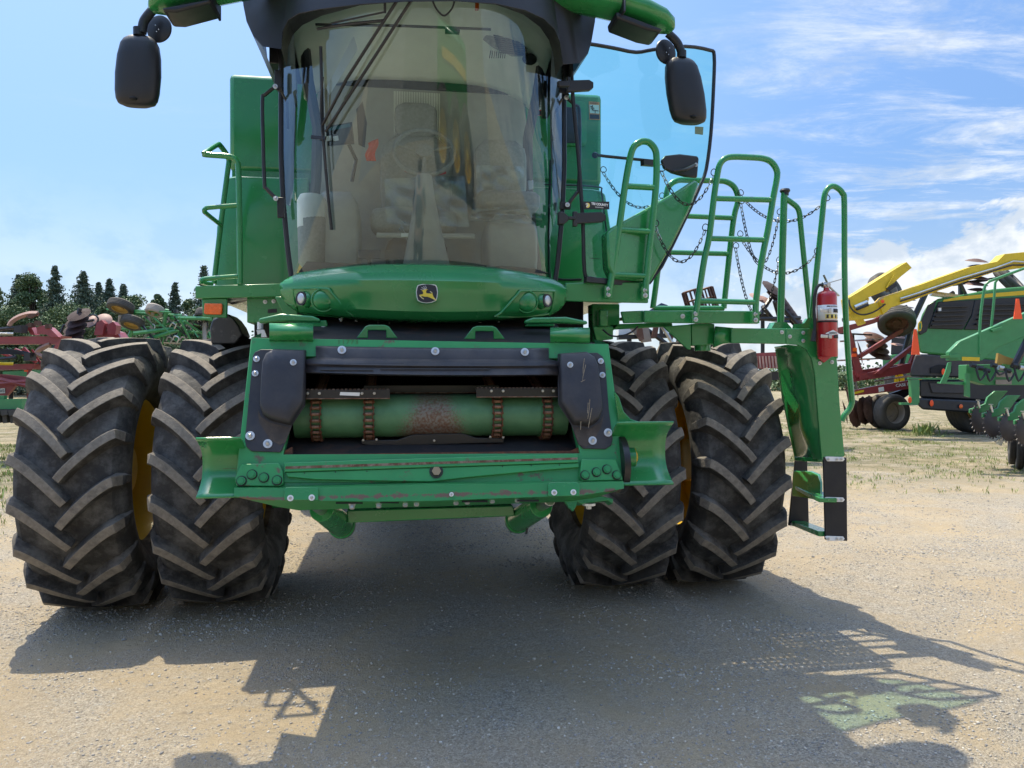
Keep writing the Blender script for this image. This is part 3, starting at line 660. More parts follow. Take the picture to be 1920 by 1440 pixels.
# ================================================================ CAB
def yw(x, z, w=.87):
    b = .44+.25*(z-3.0)
    return -1.2-b*max(0., 1-(abs(x)/w)**2.3)
def WS(px, py, off=0.):
    y = -1.5
    for _ in range(12):
        p = U(px, py, y+off); y = yw(p.x, p.z, wz(p.z))
    return U(px, py, y-.0-off)
def wz(z): return float(np.interp(z, [2.15, 2.4, 2.7, 3.0, 3.6, 3.9, 4.2], [.80, .835, .862, .875, .872, .865, .86]))
cab = MB(); cab.box(-.80, .80, -1.15, -.36, 2.16, 2.24)       # floor
cab_o = P('cab', cab, M['blk'], CB, bevel=.01)
m = MB()
def wf(u, v):
    z = 2.17+2.03*v; w_ = wz(z); a = -1+2*u; x = w_*math.sin(a*PI/2*.999)*.5+w_*a*.5; x = w_*a if abs(a) > .999 else x
    return V((x, yw(x, z, w_), z))
m.grid(wf, 36, 20)
P('windshield', m, M['glass'], cab_o, ang=80)
# black edge seals of the windscreen
for s in (-1, 1):
    m = MB(); pts = [V((s*(wz(z)+.004), -1.195, z)) for z in np.linspace(2.17, 4.0, 20)]; m.tube(pts, .016, 8); P('windshield_seal', m, M['blk'], cab_o)
m = MB(); pts = [wf(u, .0)+V((0, 0, .005)) for u in np.linspace(0, 1, 30)]; m.tube(pts, .02, 8); P('windshield_seal', m, M['blk'], cab_o)
# bright aluminium trim behind the glass edge (the pale strips at both sides)
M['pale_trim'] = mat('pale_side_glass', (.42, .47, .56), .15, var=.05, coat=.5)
m = MB(); pts = [(528, 90), (529, 200), (526, 300), (530, 380), (540, 400)]
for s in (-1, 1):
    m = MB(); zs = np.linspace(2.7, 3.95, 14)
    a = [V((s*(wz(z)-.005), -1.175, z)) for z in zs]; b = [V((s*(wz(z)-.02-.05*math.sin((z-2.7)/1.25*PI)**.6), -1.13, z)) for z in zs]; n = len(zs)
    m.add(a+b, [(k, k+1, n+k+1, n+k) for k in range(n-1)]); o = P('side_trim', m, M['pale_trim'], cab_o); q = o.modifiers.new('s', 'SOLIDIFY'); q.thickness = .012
# rear posts of the cab, curved dark
for s in (-1, 1):
    m = MB(); pts = [V((s*x, y, z)) for x, y, z in ((.80, -.98, 3.93), (.785, -.75, 3.62), (.74, -.62, 3.35), (.755, -.55, 3.0), (.80, -.5, 2.65), (.86, -.48, 2.22))]
    if s < 0: pts = [V((p.x+.02, p.y, p.z)) for p in pts]
    q = []
    for i in range(len(pts)-1):
        for k in range(4): q.append(pts[i].lerp(pts[i+1], k/4))
    q.append(pts[-1]); m.tube(q, .036, 8); P('cab_post', m, M['blk'], cab_o)
# rear wall, headliner, lower trim inside
m = MB(); m.box(-.74, .76, -.42, -.38, 2.24, 3.75); P('rear_wall', m, M['tan'], cab_o, bevel=.01)
m = MB()
for k in range(28): m.bar((-.20+k*.012, -.425, 2.9), (-.20+k*.012, -.425, 3.7), .005, .006)
P('window_blind', m, M['cream'], cab_o)
hl = [V((x, y, z)) for x, y, z in ((-.72, -1.5, 3.93), (.72, -1.5, 3.93), (.84, -1.2, 3.87), (.82, -.9, 3.68), (.74, -.42, 3.62), (-.74, -.42, 3.62), (-.82, -.9, 3.68), (-.84, -1.2, 3.87))]
m = MB()
def hf(u, v):
    x = -.83+1.66*u; y = -1.55+1.15*v; e = abs(2*u-1)**4
    return V((x, max(y, yw(x, 3.9, .86)+.03), 3.97-.17*e-.18*v*v))
m.grid(hf, 24, 14); hlo = P('headliner', m, M['cream'], cab_o, ang=60); q = hlo.modifiers.new('s', 'SOLIDIFY'); q.thickness = .02
def hb(px, py, d=.0):   # point under the headliner
    y = -1.2
    p = U(px, py, -1.1); return p
m = MB(); m.slab([(655, 18), (640, 55), (648, 62), (985, 62), (1000, 60), (990, 40), (975, 20)], -1.36, .03)
m = MB()
# overhead bits: vents, speaker
for k in range(9): m.bar(U(925+k*1.5, 66+k*4, -1.0), U(972+k*2.5, 72+k*4, -1.0), .006, .008)
P('air_vent', m, M['blk'], hlo)
m = MB(); m.slab([(918, 60), (975, 66), (992, 84), (984, 104), (960, 104), (925, 88), (905, 72)], -.985, .02); P('vent_panel', m, M['seat'], hlo, bevel=.006)
m = MB(); p = U(993, 111, -.95); m.ell(p, .05, .02, .04); P('speaker', m, M['blk'], hlo)
m = MB()
for k in range(8): m.tube([U(920+k*4, 95, -.95), U(918+k*4, 109, -.95)], .0035, 6)
P('speaker_grille', m, M['blk'], hlo)
m = MB(); m.tube([U(592, 46, -1.3), U(740, 48, -1.42), U(920, 55, -1.3)], .008, 8); m.box(U(835, 52, -1.38).x, U(862, 60, -1.38).x, -1.40, -1.35, U(845, 60, -1.38).z, U(845, 52, -1.38).z)
P('sun_blind', m, M['blk'], cab_o)
# ---- cab contents
def curve(pts, n=6):
    pts = [V(p) for p in pts]; out = []
    for i in range(len(pts)-1):
        p0 = pts[max(i-1, 0)]; p1 = pts[i]; p2 = pts[i+1]; p3 = pts[min(i+2, len(pts)-1)]
        for k in range(n):
            t = k/n; out.append(.5*((2*p1)+(p2-p0)*t+(2*p0-5*p1+4*p2-p3)*t*t+(3*p1-p0-3*p2+p3)*t**3))
    return out+[pts[-1]]
def rbox(m, x0, x1, y0, y1, z0, z1, e=.35, n=16, rows=8):
    secs = []
    for i in range(rows+1):
        t = -1+2*i/rows; k = (1-abs(t)**5)**.3 if abs(t) < 1 else .55; k = max(k, .6); sec = []
        for j in range(n):
            a = 2*PI*j/n; c, s_ = math.cos(a), math.sin(a)
            sec.append(V(((x0+x1)/2+(x1-x0)/2*k*math.copysign(abs(c)**e, c), (y0+y1)/2+(y1-y0)/2*k*math.copysign(abs(s_)**e, s_), (z0+z1)/2+(z1-z0)/2*t)))
        secs.append(sec)
    m.loft(secs); return m
seat = MB(); rbox(seat, -.36, .22, -.92, -.60, 2.60, 2.78); rbox(seat, -.30, .20, -.66, -.50, 2.75, 3.32)
so = P('operator_seat', seat, M['seat'], cab_o, ang=60)
m = MB(); rbox(m, -.26, .16, -.85, -.62, 2.26, 2.6); P('seat_base', m, M['blk'], so, ang=60)
m = MB(); rbox(m, -.20, .10, -.66, -.54, 3.32, 3.55); P('headrest', m, M['seat'], so, ang=60)
m = MB(); rbox(m, .35, .72, -.74, -.55, 2.85, 3.30); ts = P('passenger_seat', m, M['seat'], cab_o, ang=60)
m = MB(); rbox(m, .33, .76, -1.08, -.60, 2.74, 2.88); P('seat_cushion', m, M['seat'], ts, ang=60)
m = MB(); rbox(m, .40, .74, -1.05, -.60, 2.24, 2.73, .2); P('storage_box', m, M['tan'], cab_o, ang=40)
m = MB(); rbox(m, -.72, -.42, -1.0, -.6, 2.24, 2.85, .25); P('side_console', m, M['tan'], cab_o, ang=50)
# crinkled plastic covers
def sheet(name, pix, y, amp, parent):
    a, b, c, d = [U(*p, y) for p in pix]; m = MB()
    def f(u, v):
        p = a.lerp(b, u).lerp(d.lerp(c, u), v); r = math.sin(u*9+v*4)*math.sin(v*7-u*3)+.5*math.sin(u*15-v*12); return p+V((.3*amp*r, amp*r, .2*amp*r))
    m.grid(f, 20, 16); return P(name, m, M['plastic'], parent, ang=180)
sheet('plastic_cover', [(720, 335), (870, 330), (880, 425), (725, 420)], -.96, .012, so)
sheet('plastic_cover', [(892, 310), (982, 312), (985, 380), (895, 385)], -.80, .010, ts)
sheet('plastic_cover', [(885, 392), (1018, 380), (1016, 420), (880, 415)], -1.10, .012, ts)
sheet('plastic_cover', [(745, 410), (800, 430), (775, 460), (752, 445)], -1.12, .02, so)
# steering column and wheel
col = MB(); a, b = U(800, 505, -1.30), U(795, 330, -1.12)
secs = []
for i in range(9):
    t = i/8; c = a.lerp(b, t); w_ = .10*(1-t)**1.3+.05; secs.append([c+V((w_*math.cos(q), .07*math.sin(q), 0)) for q in [2*PI*k/14 for k in range(14)]])
col.loft(secs); co_ = P('steering_column', col, M['tan'], cab_o, ang=60)
m = MB(); c = U(795, 285, -1.05); R_ = Matrix.Rotation(math.radians(62), 3, 'X')
ring = [c+R_ @ V((.19*math.cos(t), .19*math.sin(t), 0)) for t in [2*PI*k/40 for k in range(40)]]
m.tube(ring, .015, 8, closed=True)
for t in (.3, 2.84, 4.71): m.tube([c, c+R_ @ V((.185*math.cos(t), .185*math.sin(t), 0))], .012, 6)
m.cyl(c-R_ @ V((0, 0, .02)), c+R_ @ V((0, 0, .02)), .055, 20); P('steering_wheel', m, M['seat'], co_)
m = MB(); m.tube([U(760, 318, -1.1), U(793, 330, -1.12), U(835, 322, -1.1)], .014, 8); m.tube([U(793, 335, -1.13), U(792, 368, -1.2)], .012, 8); P('control_stalk', m, M['red'], co_)
m = MB(); m.cyl(U(706, 441, -1.2), U(890, 443, -1.2), .016, 10); P('foot_bar', m, M['tan'], cab_o)
for x0 in (672, 722): 
    m = MB(); m.slab([(x0, 468), (x0+42, 468), (x0+42, 485), (x0, 485)], -1.22, .02); m.bar(U(x0+21, 485, -1.2), U(x0+21, 505, -1.2), .03, .02); P('foot_pedal', m, M['blk'], cab_o)
m = MB(); m.slab([(752, 437), (782, 437), (782, 444), (752, 444)], -1.225, .002); P('sticker', m, M['white'], cab_o)
# monitors and orange flag
m = MB(); m.slab([(610, 237), (660, 228), (664, 268), (614, 272)], -1.18, .03); mo = P('display_screen', m, M['blk_metal'], cab_o, bevel=.004)
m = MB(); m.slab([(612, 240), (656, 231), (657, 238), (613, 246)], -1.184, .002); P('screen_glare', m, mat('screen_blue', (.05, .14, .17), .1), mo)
for x0 in (611, 624): 
    m = MB(); m.slab([(x0, 256), (x0+10, 254), (x0+11, 263), (x0+1, 265)], -1.184, .002); P('sticker', m, M['white'], mo)
m = MB(); m.tube([U(650, 262, -1.1), U(668, 300, -1.0), U(660, 340, -1.0)], .012, 8); m.slab([(668, 205), (680, 190), (688, 230), (684, 275), (672, 270)], -.9, .02); P('monitor_arm', m, M['blk'], cab_o)
fl = MB(); fl.grid(lambda u, v: U(690+18*u-4*v+2*math.sin(v*7), 268+34*v-8*u*(1-v), -1.0+.015*math.sin(u*6+v*5)), 8, 10); q = P('orange_cloth', fl, mat('orange_cloth', (.75, .13, .05), .9), cab_o); q.modifiers.new('s', 'SOLIDIFY').thickness = .004
m = MB(); m.lathe([(0, 0), (.06, 0), (.085, .03), (.09, .30), (.078, .36), (.05, .38), (0, .38)], U(585, 502, -.98), (0, 0, 1), 24); P('water_jug', m, M['seat'], cab_o, ang=50)
m = MB(); m.lathe([(0, 0), (.088, 0), (.09, .17), (.07, .21), (0, .215)], U(584, 428, -.98), (0, 0, 1), 24); P('jug_cap', m, M['cream'], cab_o, ang=50)
m = MB(); m.slab([(556, 512), (566, 515), (612, 385), (603, 372)], -.94, .01); P('strap_reflection', m, M['yellow'], cab_o)  # reflection of a yellow strap, built as a solid slab inside the cab
m = MB(); m.slab([(663, 66), (671, 92), (618, 178), (612, 165)], -1.30, .003); P('paper_strip', m, M['white'], cab_o, label='white paper strip behind the upper left of the windshield')
m = MB(); m.slab([(990, 338), (1000, 338), (1000, 354), (992, 357)], -1.0, .02); P('door_latch', m, M['steel'], cab_o, bevel=.003)
m = MB(); m.tube(curve([U(648, 505, -1.35), U(665, 500, -1.35), U(700, 500, -1.38), U(720, 508, -1.4)]), .008, 6); m.slab([(560, 510), (720, 509), (690, 496), (575, 490)], -1.25, .05); P('dash_sill', m, M['blk'], cab_o)
m = MB(); m.slab([(860, 508), (1030, 512), (1000, 503), (940, 498)], -1.3, .05); m.slab([(890, 498), (912, 498), (912, 504), (890, 504)], -1.36, .03); P('dash_sill', m, M['blk'], cab_o)
# ---- wipers
def WP(px, py, o=.025):
    p = WS(px, py); return p+V((0, -o, 0))
for a in ([(756, -8), (700, 78), (650, 156), (606, 240)], [(782, -8), (722, 84), (666, 170), (612, 252)]):
    m = MB(); m.tube([WP(x, y, .05) for x, y in a], .0085, 8); P('wiper_arm', m, M['blk_metal'], cab_o)
m = MB(); m.tube(curve([WP(602, 90, .02), WP(604, 170, .022), WP(607, 260, .024), (WP(614, 350, .022)), WP(622, 432, .018)]), .009, 6); wb = P('wiper_blade', m, M['blk'], cab_o)
m = MB(); m.tube(curve([WP(607, 150, .045), WP(603, 200, .05), WP(606, 258, .055), WP(613, 320, .045)]), .006, 6); m.bar(WP(586, 262, .05), WP(612, 264, .05), .012, .02); P('wiper_bridge', m, M['blk_metal'], wb)
m = MB(); m.tube(curve([WP(596, 57, .02), WP(650, 49, .022), WP(722, 42, .024)]), .008, 6); m.tube([WP(622, 50, .04), WP(720, 30, .045)], .005, 6); m.tube([WP(722, 10, .05), WP(722, 32, .045)], .007, 6); P('wiper_blade', m, M['blk'], cab_o)
m = MB(); m.tube(curve([WP(808, 0, .03), WP(818, 22, .03), WP(832, 34, .03), WP(846, 22, .03), WP(851, 8, .03)]), .005, 6); P('washer_hose', m, M['blk'], cab_o)
# ---- side grab bars on the windscreen edge
for s, top, bar_, low in ((-1, [(515, 130), (526, 132), (529, 160), (526, 172), (514, 165)], [(516, 162), (497, 178), (492, 186), (493, 260), (496, 345), (499, 353), (517, 372)], [(519, 370), (534, 370), (533, 408), (520, 408)]),
                          (1, [(1060, 176), (1048, 170), (1050, 160), (1056, 150), (1068, 178)], [(1062, 183), (1078, 197), (1086, 206), (1087, 270), (1085, 352), (1081, 362), (1064, 384)], [(1050, 378), (1072, 380), (1070, 392), (1050, 392)])):
    y = -1.26; m = MB(); m.slab(top, y, .02); gb = P('grab_bracket', m, M['blk_metal'], cab_o, bevel=.003)
    m = MB(); m.tube(curve([U(a, b, y-.02) for a, b in bar_], 3), .011, 8); P('grab_bar', m, M['blk_metal'], gb)
    m = MB(); m.slab(low, y, .02); P('grab_bracket', m, M['blk_metal'], cab_o, bevel=.003)
    for q in (bar_[0], bar_[-1]): bolt(*q, plane='Y', y=y-.03, r=.011, parent=gb, washer=True)
    m = MB(); x0 = 1 if s < 0 else -1; m.tube([U(bar_[0][0]+x0*8, bar_[0][1]+2, y), U(bar_[0][0]+x0*22, bar_[0][1]+30, y+.03), U(bar_[0][0]+x0*24, bar_[0][1]+80, y+.03)], .007, 6); P('grab_stay', m, M['blk_metal'], gb)
# ---- front cowl with lights
YB = lambda x, k=1.: -1.20-.38*max(0, 1-(abs(x)/.86)**2.6)*k
rowsB = [(2.262, .76, .0), (2.235, .82, -.04), (2.205, .865, -.075), (2.19, .87, -.085), (2.12, .862, -.075), (2.075, .83, -.055), (2.045, .79, -.02), (2.03, .76, .0), (2.02, .74, .10)]
def bf(u, v):
    i = v*(len(rowsB)-1); k = min(int(i+1e-6), len(rowsB)-2); f = i-k
    z, w_, dy = [rowsB[k][j]*(1-f)+rowsB[k+1][j]*f for j in range(3)]
    a = -1+2*u; x = w_*math.sin(a*PI/2)*.45+w_*a*.55
    arch = .03*(1-(x/w_)**2)
    zz = z+(arch*1.1 if z > 2.2 else (-arch*1.9 if z < 2.08 else 0))
    return V((x, -1.20-.36*max(0, 1-(abs(x)/.88)**2.6)+dy-.03, zz))
m = MB(); m.grid(bf, 40, 16)
bk = [bf(u, 0) for u in np.linspace(0, 1, 41)]; b2 = [V((p.x, -1.1, p.z)) for p in bk]; m.add(bk+b2, [(k, k+1, 42+k, 41+k) for k in range(40)])
bk = [bf(u, 1) for u in np.linspace(0, 1, 41)]; b2 = [V((p.x, -1.0, p.z+.03)) for p in bk]; m.add(bk+b2, [(k, k+1, 42+k, 41+k) for k in range(40)])
for u in (0, 1):
    e = [bf(u, v) for v in np.linspace(0, 1, 9)]; e2 = [V((p.x*.97, -.9, p.z)) for p in e]; m.add(e+e2, [(k, k+1, 10+k, 9+k) for k in range(8)])
cowl = P('front_cowl', m, M['green'], CB, ang=40, label='rounded green cowl with headlights and badge under the windshield')
def cowl_y(px, py):
    y = -1.5; best = None
    for i in range(49):
        for j in range(33):
            p = bf(i/48, j/32); d = p-CAM; w_ = d.dot(cf); qx = 960+FPX*d.dot(cr)/w_; qy = 720-FPX*d.dot(cu)/w_; e = (qx-px)**2+(qy-py)**2
            if best is None or e < best[0]: best = (e, p)
    return best[1].y
# lamp recess panels (raised frame), lamps and round blanks
for s, fr, lp, rd in ((-1, [(547, 540), (553, 575), (570, 588), (660, 594), (652, 584), (622, 548), (610, 540)], (568, 560.5), (606, 563)), (1, [(1042, 545), (1036, 580), (1020, 591), (932, 595), (940, 585), (970, 551), (982, 544)], (1022.5, 564.4), (987.5, 566))):
    pts = [U(a, b, cowl_y(a, b)-.008) for a, b in fr]; c = sum(pts, V())/len(pts)
    m = MB(); m.tube(curve([p+(c-p)*.04 for p in pts]+[pts[0]+(c-pts[0])*.04], 3), .008, 8); P('lamp_surround', m, M['green'], cowl)
    yl = cowl_y(*lp); p = U(lp[0], lp[1], yl); ax = V((s*.75, -1, .0)).normalized(); pc = U(lp[0]-s*-6, lp[1], yl); 
    m = MB(); pb_ = U(lp[0]+(10 if s < 0 else -10), lp[1]+1, yl-.0); m.ell(pb_, .045, .055, .05, 20, 12); P('lamp_pod', m, M['green'], cowl, ang=60)
    q = p+V((0, -.022, 0)); m = MB(); m.cyl(q, q+ax*.014, .040, 28); lo = P('headlight', m, M['blk'], cowl)
    m = MB(); m.ell(q+ax*.012, .027, .010, .031, 16, 8, R=ax.to_track_quat('Y', 'Z').to_matrix()); P('lamp_lens', m, M['zinc'], lo)
    yr = cowl_y(*rd); q = U(rd[0], rd[1], yr-.006); m = MB(); m.ell(q, .058, .028, .058, 28, 12); rb = P('lamp_blank', m, M['green'], cowl, ang=60)
    m = MB(); m.tube([q+V((.064*math.cos(t), -.004, .064*math.sin(t))) for t in [2*PI*k/32 for k in range(32)]], .005, 6, closed=True); P('blank_ring', m, M['green'], rb)
# badge: dark shield, white border, leaping deer
def BG_(x, y): return (700+x/9.6, 480+y/9.6)
yb_ = cowl_y(799, 550)
def Bp(x, y, o): a = BG_(x, y); p = U(a[0], a[1], yb_-o); return p
shape = [(800, 525), (870, 507), (960, 498), (1050, 505), (1128, 522), (1150, 570), (1162, 650), (1152, 745), (1132, 805), (1050, 838), (960, 850), (870, 838), (800, 805), (780, 745), (768, 650), (780, 570)]
cx0, cy0 = 963, 675
sh = lambda k: [(cx0+(x-cx0)*k, cy0+(y-cy0)*k) for x, y in shape]
m = MB(); m.prism([Bp(x, y, .004) for x, y in sh(1.10)], V((0, .02, 0))); bdg = P('badge', m, M['green'], cowl, bevel=.002, label='rectangular shield badge with a leaping yellow deer')
m = MB(); m.prism([Bp(x, y, .007) for x, y in sh(1.0)], V((0, .004, 0))); P('badge_border', m, M['white'], bdg)
m = MB(); m.prism([Bp(x, y, .009) for x, y in sh(.93)], V((0, .003, 0))); P('badge_field', m, mat('badge_navy', (.02, .022, .035), .4), bdg)
deer = [(870, 620), (895, 612), (915, 600), (945, 597), (985, 598), (960, 614), (948, 640), (955, 670), (1000, 674), (1045, 678), (1052, 668), (1018, 640), (1028, 632), (1062, 660), (1066, 690), (1085, 738), (1140, 795), (1128, 806), (1060, 768), (1010, 745), (970, 732), (915, 732), (880, 720), (862, 728), (882, 748), (912, 768), (906, 779), (868, 757), (835, 728), (824, 700), (862, 690), (888, 690), (900, 662), (892, 635), (873, 631)]
m = MB(); m.prism([Bp(x, y, .0105) for x, y in deer], V((0, .001, 0))); P('deer_emblem', m, mat('badge_yellow', (.78, .60, .06), .4), bdg)
m = MB()
for pl_ in ([(948, 600), (955, 565), (930, 535)], [(942, 598), (925, 565), (897, 545)], [(938, 598), (905, 580), (865, 562)], [(932, 603), (890, 593), (850, 603)]): m.tube([Bp(x, y, .012) for x, y in pl_], .0011, 5)
for pl_ in ([(1020, 636), (1058, 665)], [(1130, 800), (1085, 765)], [(905, 776), (870, 755), (830, 705)]): m.tube([Bp(x, y, .0118) for x, y in pl_], .0011, 5)
P('deer_antlers', m, M['white'], bdg)
for px, py in ((640, 597), (668, 596), (900, 598), (935, 597)):
    m = MB(); p = U(px, py, -1.35); m.cyl(p, p+V((0, 0, -.025)), .009, 6); m.cyl(p, p+V((0, 0, -.008)), .016, 12); P('bolt', m, M['zinc'], cowl)
# ---- roof
def yf(x): return -1.22-.68*max(0, 1-(abs(x)/1.16)**1.8)
low = [(452, -30), (456, 10), (462, 40), (475, 68), (492, 87), (527, 100), (529, 60), (540, 38), (560, 26), (600, 18), (675, 9), (760, 4), (850, 3), (930, 8), (985, 20), (1020, 36), (1040, 55), (1050, 80), (1056, 121), (1088, 118), (1103, 100), (1109, 80), (1116, 40), (1118, 0)]
L3 = []
for px, py in low:
    y = -1.4
    for _ in range(15): p = U(px, py, y); y = yf(p.x)
    L3.append(U(px, py, y))
L3.sort(key=lambda p: p.x)
top_ = [V((p.x*.90, p.y+.04, 4.20)) for p in L3]
def inner(p):
    if abs(p.x) < .885: return V((p.x, yw(p.x, 3.9, .87)-.012, p.z+.012))
    return V((p.x, -.42, min(p.z+.02, 4.1)))
back = [inner(p) for p in L3]; mid = [(a_+b_)/2+V((0, 0, .006)) for a_, b_ in zip(L3, back)]
m = MB(); n = len(L3)
for A_, B_ in ((top_, L3), (L3, mid), (mid, back)): m.add(A_+B_, [(k, k+1, n+k+1, n+k) for k in range(n-1) if not (A_ is not top_ and abs(A_[k].x) < .885 < abs(A_[k+1].x)) and not (A_ is not top_ and abs(A_[k].x) > .885 > abs(A_[k+1].x))])
for s in (-1, 1):
    q = sorted([p for p in L3 if p.x*s > .885], key=lambda p: p.x*s)[0]; m.box(min(q.x, s*.875), max(q.x, s*.875), -1.19, -.42, q.z, 4.2)
m.add([top_[0], L3[0], mid[0], back[0], V((L3[0].x*.9, -.42, 4.20))], [(0, 1, 2, 3, 4)]); m.add([top_[-1], L3[-1], mid[-1], back[-1], V((L3[-1].x*.9, -.42, 4.20))], [(0, 1, 2, 3, 4)])
m.box(-1.0, 1.0, -.43, -.40, 3.72, 4.20)
roof = P('roof_visor', m, M['blk'], cab_o, ang=35, bevel=.012)
m = MB(); ol = [V((x, yf(x*1.1)-.02, 4.20)) for x in np.linspace(-1.0, 1.0, 17)]+[V((1.0, -.38, 4.20)), V((-1.0, -.38, 4.20))]; m.prism(ol, V((0, .03, .10))); P('cab_roof', m, M['green'], cab_o, bevel=.03)
m = MB(); p = U(894, 11, -1.62); m.box(p.x-.011, p.x+.011, p.y-.02, p.y+.01, p.z-.025, p.z+.035); P('beacon_clip', m, M['amber'], cab_o, bevel=.004)
# ---- light arms and mirrors
for s in (-1, 1):
    m = MB(); secs = []; YA = -1.50
    pth = [(1010, -14), (1090, -2), (1150, 10), (1205, 26), (1240, 40), (1258, 48), (1264, 51)] if s > 0 else [(520, -40), (450, -28), (390, -18), (340, -8), (305, 2), (286, 8), (279, 11)]
    for (a_, b_), ry, rz in zip(pth, (.12, .13, .135, .13, .115, .07, .02), (.055, .058, .062, .062, .052, .038, .014)):
        p = U(a_, b_, YA); secs.append([p+V((0, ry*math.copysign(abs(math.cos(t))**.7, math.cos(t)), rz*math.copysign(abs(math.sin(t))**.8, math.sin(t)))) for t in [2*PI*k/16 for k in range(16)]])
    m.loft(secs); ar = P('light_arm', m, M['green'], cab_o, ang=50, label='green roof arm reaching out to the '+('left' if s < 0 else 'right')+' mirror')
    m = MB(); m.prism([U(a_, b_, -1.60) for a_, b_ in (((1155, 20), (1157, 34), (1212, 55), (1236, 60), (1244, 54)) if s > 0 else ((400, -4), (396, 5), (330, 22), (308, 21), (302, 14)))], V((0, .2, 0))); P('arm_lamp_housing', m, M['blk'], ar, bevel=.012)
    m = MB(); p = U(1158 if s > 0 else 402, 12 if s > 0 else -14, YA); m.box(p.x-.008, p.x+.008, p.y-.15, p.y+.14, p.z-.10, p.z+.09); P('arm_joint', m, M['blk'], ar, bevel=.01)
    if s < 0: arm, disc, hc, tl = [(285, 20), (270, 40), (266, 62)], (298, 54, 21, 27), [(260, 64), (259, 130), (253, 196)], .0
    else: arm, disc, hc, tl = [(1252, 62), (1270, 80), (1279, 103)], (1249, 97, 18, 25), [(1278, 106), (1286, 168), (1297, 229)], .0
    ym = -1.30; m = MB(); m.tube(curve([U(a, b, ym) for a, b in arm]), .026, 12); ma_ = P('mirror_arm', m, M['blk'], ar)
    c = U(disc[0], disc[1], ym+.06); m = MB(); ax = V((.25*s, -1, 0)).normalized(); m.lathe([(0, -.012), (.055, -.010), (.078, -.002), (.080, .006), (.07, .02), (0, .03)], c, -ax if False else V((-.35*s, 1, 0)), 32); rm = P('round_mirror', m, M['blk'], ma_, ang=40)
    for dx, dy in ((-6, -6), (0, 2), (-4, 6)): bolt(disc[0]+dx*s*-1, disc[1]+dy, plane='Y', y=ym-.005, r=.005, parent=rm, washer=False, hd=.004)
    m = MB(); t0, t1 = U(*hc[0], ym), U(*hc[2], ym); secs = []
    shp = [(0, .35, .4), (.02, .56, .6), (.06, .74, .8), (.13, .87, .95), (.3, .98, 1.0), (.55, 1.03, 1.0), (.8, 1.0, .95), (.91, .94, .85), (.965, .84, .75), (1.0, .55, .5)]
    for t, kw, kd in shp:
        c = t0.lerp(t1, t); wd = .120
        secs.append([c+V((wd*kw*math.copysign(abs(math.cos(q))**.8, math.cos(q)), .07*kd*math.copysign(abs(math.sin(q))**.75, math.sin(q))+.03, 0)) for q in [2*PI*k/28 for k in range(28)]])
    m.loft(secs); mh = P('mirror', m, M['blk'], ar, ang=60, label='black shell of the '+('left' if s < 0 else 'right')+' wing mirror')
    m = MB(); m.ell(t1+V((-s*.0, -.035, .022)), .022, .02, .012); P('cable_port', m, M['dark'], mh)
    m = MB(); m.cyl(t0+V((0, 0, -.01)), t0+V((0, 0, .035)), .03, 14); P('mirror_clamp', m, M['blk_metal'], mh)
# ================================================================ TANK AND BODY BEHIND THE CAB
def panel(name, xs_, zs_, y0, y1, mt=M['green'], bev=.035, label=None, parent=CB):
    m = MB(); m.box(xs_[0], xs_[1], y0, y1, zs_[0], zs_[1]); return P(name, m, mt, parent, bevel=bev, label=label)
tank = panel('grain_tank', (-1.375, 1.385), (3.13, 3.83), -.25, 3.2, label='upright green grain tank rising behind the cab')
panel('tank_ledge', (-1.36, 1.37), (3.06, 3.16), -.235, 3.2, M['green'], .008)
for s in (-1, 1):
    m = MB(); zt = 3.06; pts = [(1.43, 3.06), (1.50, 2.6), (1.50, 2.16)]
    sec = lambda x, z: [V((s*.80, -.40, z)), V((s*(x-.10), -.40, z)), V((s*(x-.02), -.36, z)), V((s*x, -.27, z)), V((s*x, 3.2, z)), V((s*.80, 3.2, z))]
    secs = [sec(1.36, 3.06), sec(1.40, 3.03), sec(1.455, 2.7), sec(1.475, 2.2)]
    m.loft(secs); sp_ = P('side_panel', m, M['green'], CB, ang=40, bevel=.012, label='tall glossy green body panel '+('left' if s < 0 else 'right')+' of the cab')
    # pressed frame lines
    if s > 0:
        q = [(1020, 346), (1118, 350), (1128, 362), (1134, 410), (1150, 516)]; m = MB(); m.tube(curve([U(a, b, -.405) for a, b in q], 4), .006, 6); P('panel_seam', m, M['blk'], sp_)
        m = MB(); m.tube(curve([U(1032, 300, -.405), U(1030, 505, -.405), U(1046, 523, -.405), U(1090, 524, -.405)], 4), .008, 6); P('panel_seam', m, M['blk'], sp_)
M['bluegrey'] = mat('tank_window', (.03, .04, .055), .15)
m = MB(); puff(m, [U(a, b, -.252) for a, b in ((1052, 196), (1056, 188), (1095, 190), (1100, 198), (1100, 268), (1096, 275), (1053, 275))], V((0, -1, 0)), ((1, 0), (.97, .01), (.93, .012))); wf_ = P('tank_window', m, M['green'], tank)
m = MB(); m.slab([(1058, 200), (1086, 202), (1088, 268), (1058, 268)], -.268, .006); P('window_pane', m, M['bluegrey'], wf_, bevel=.002)
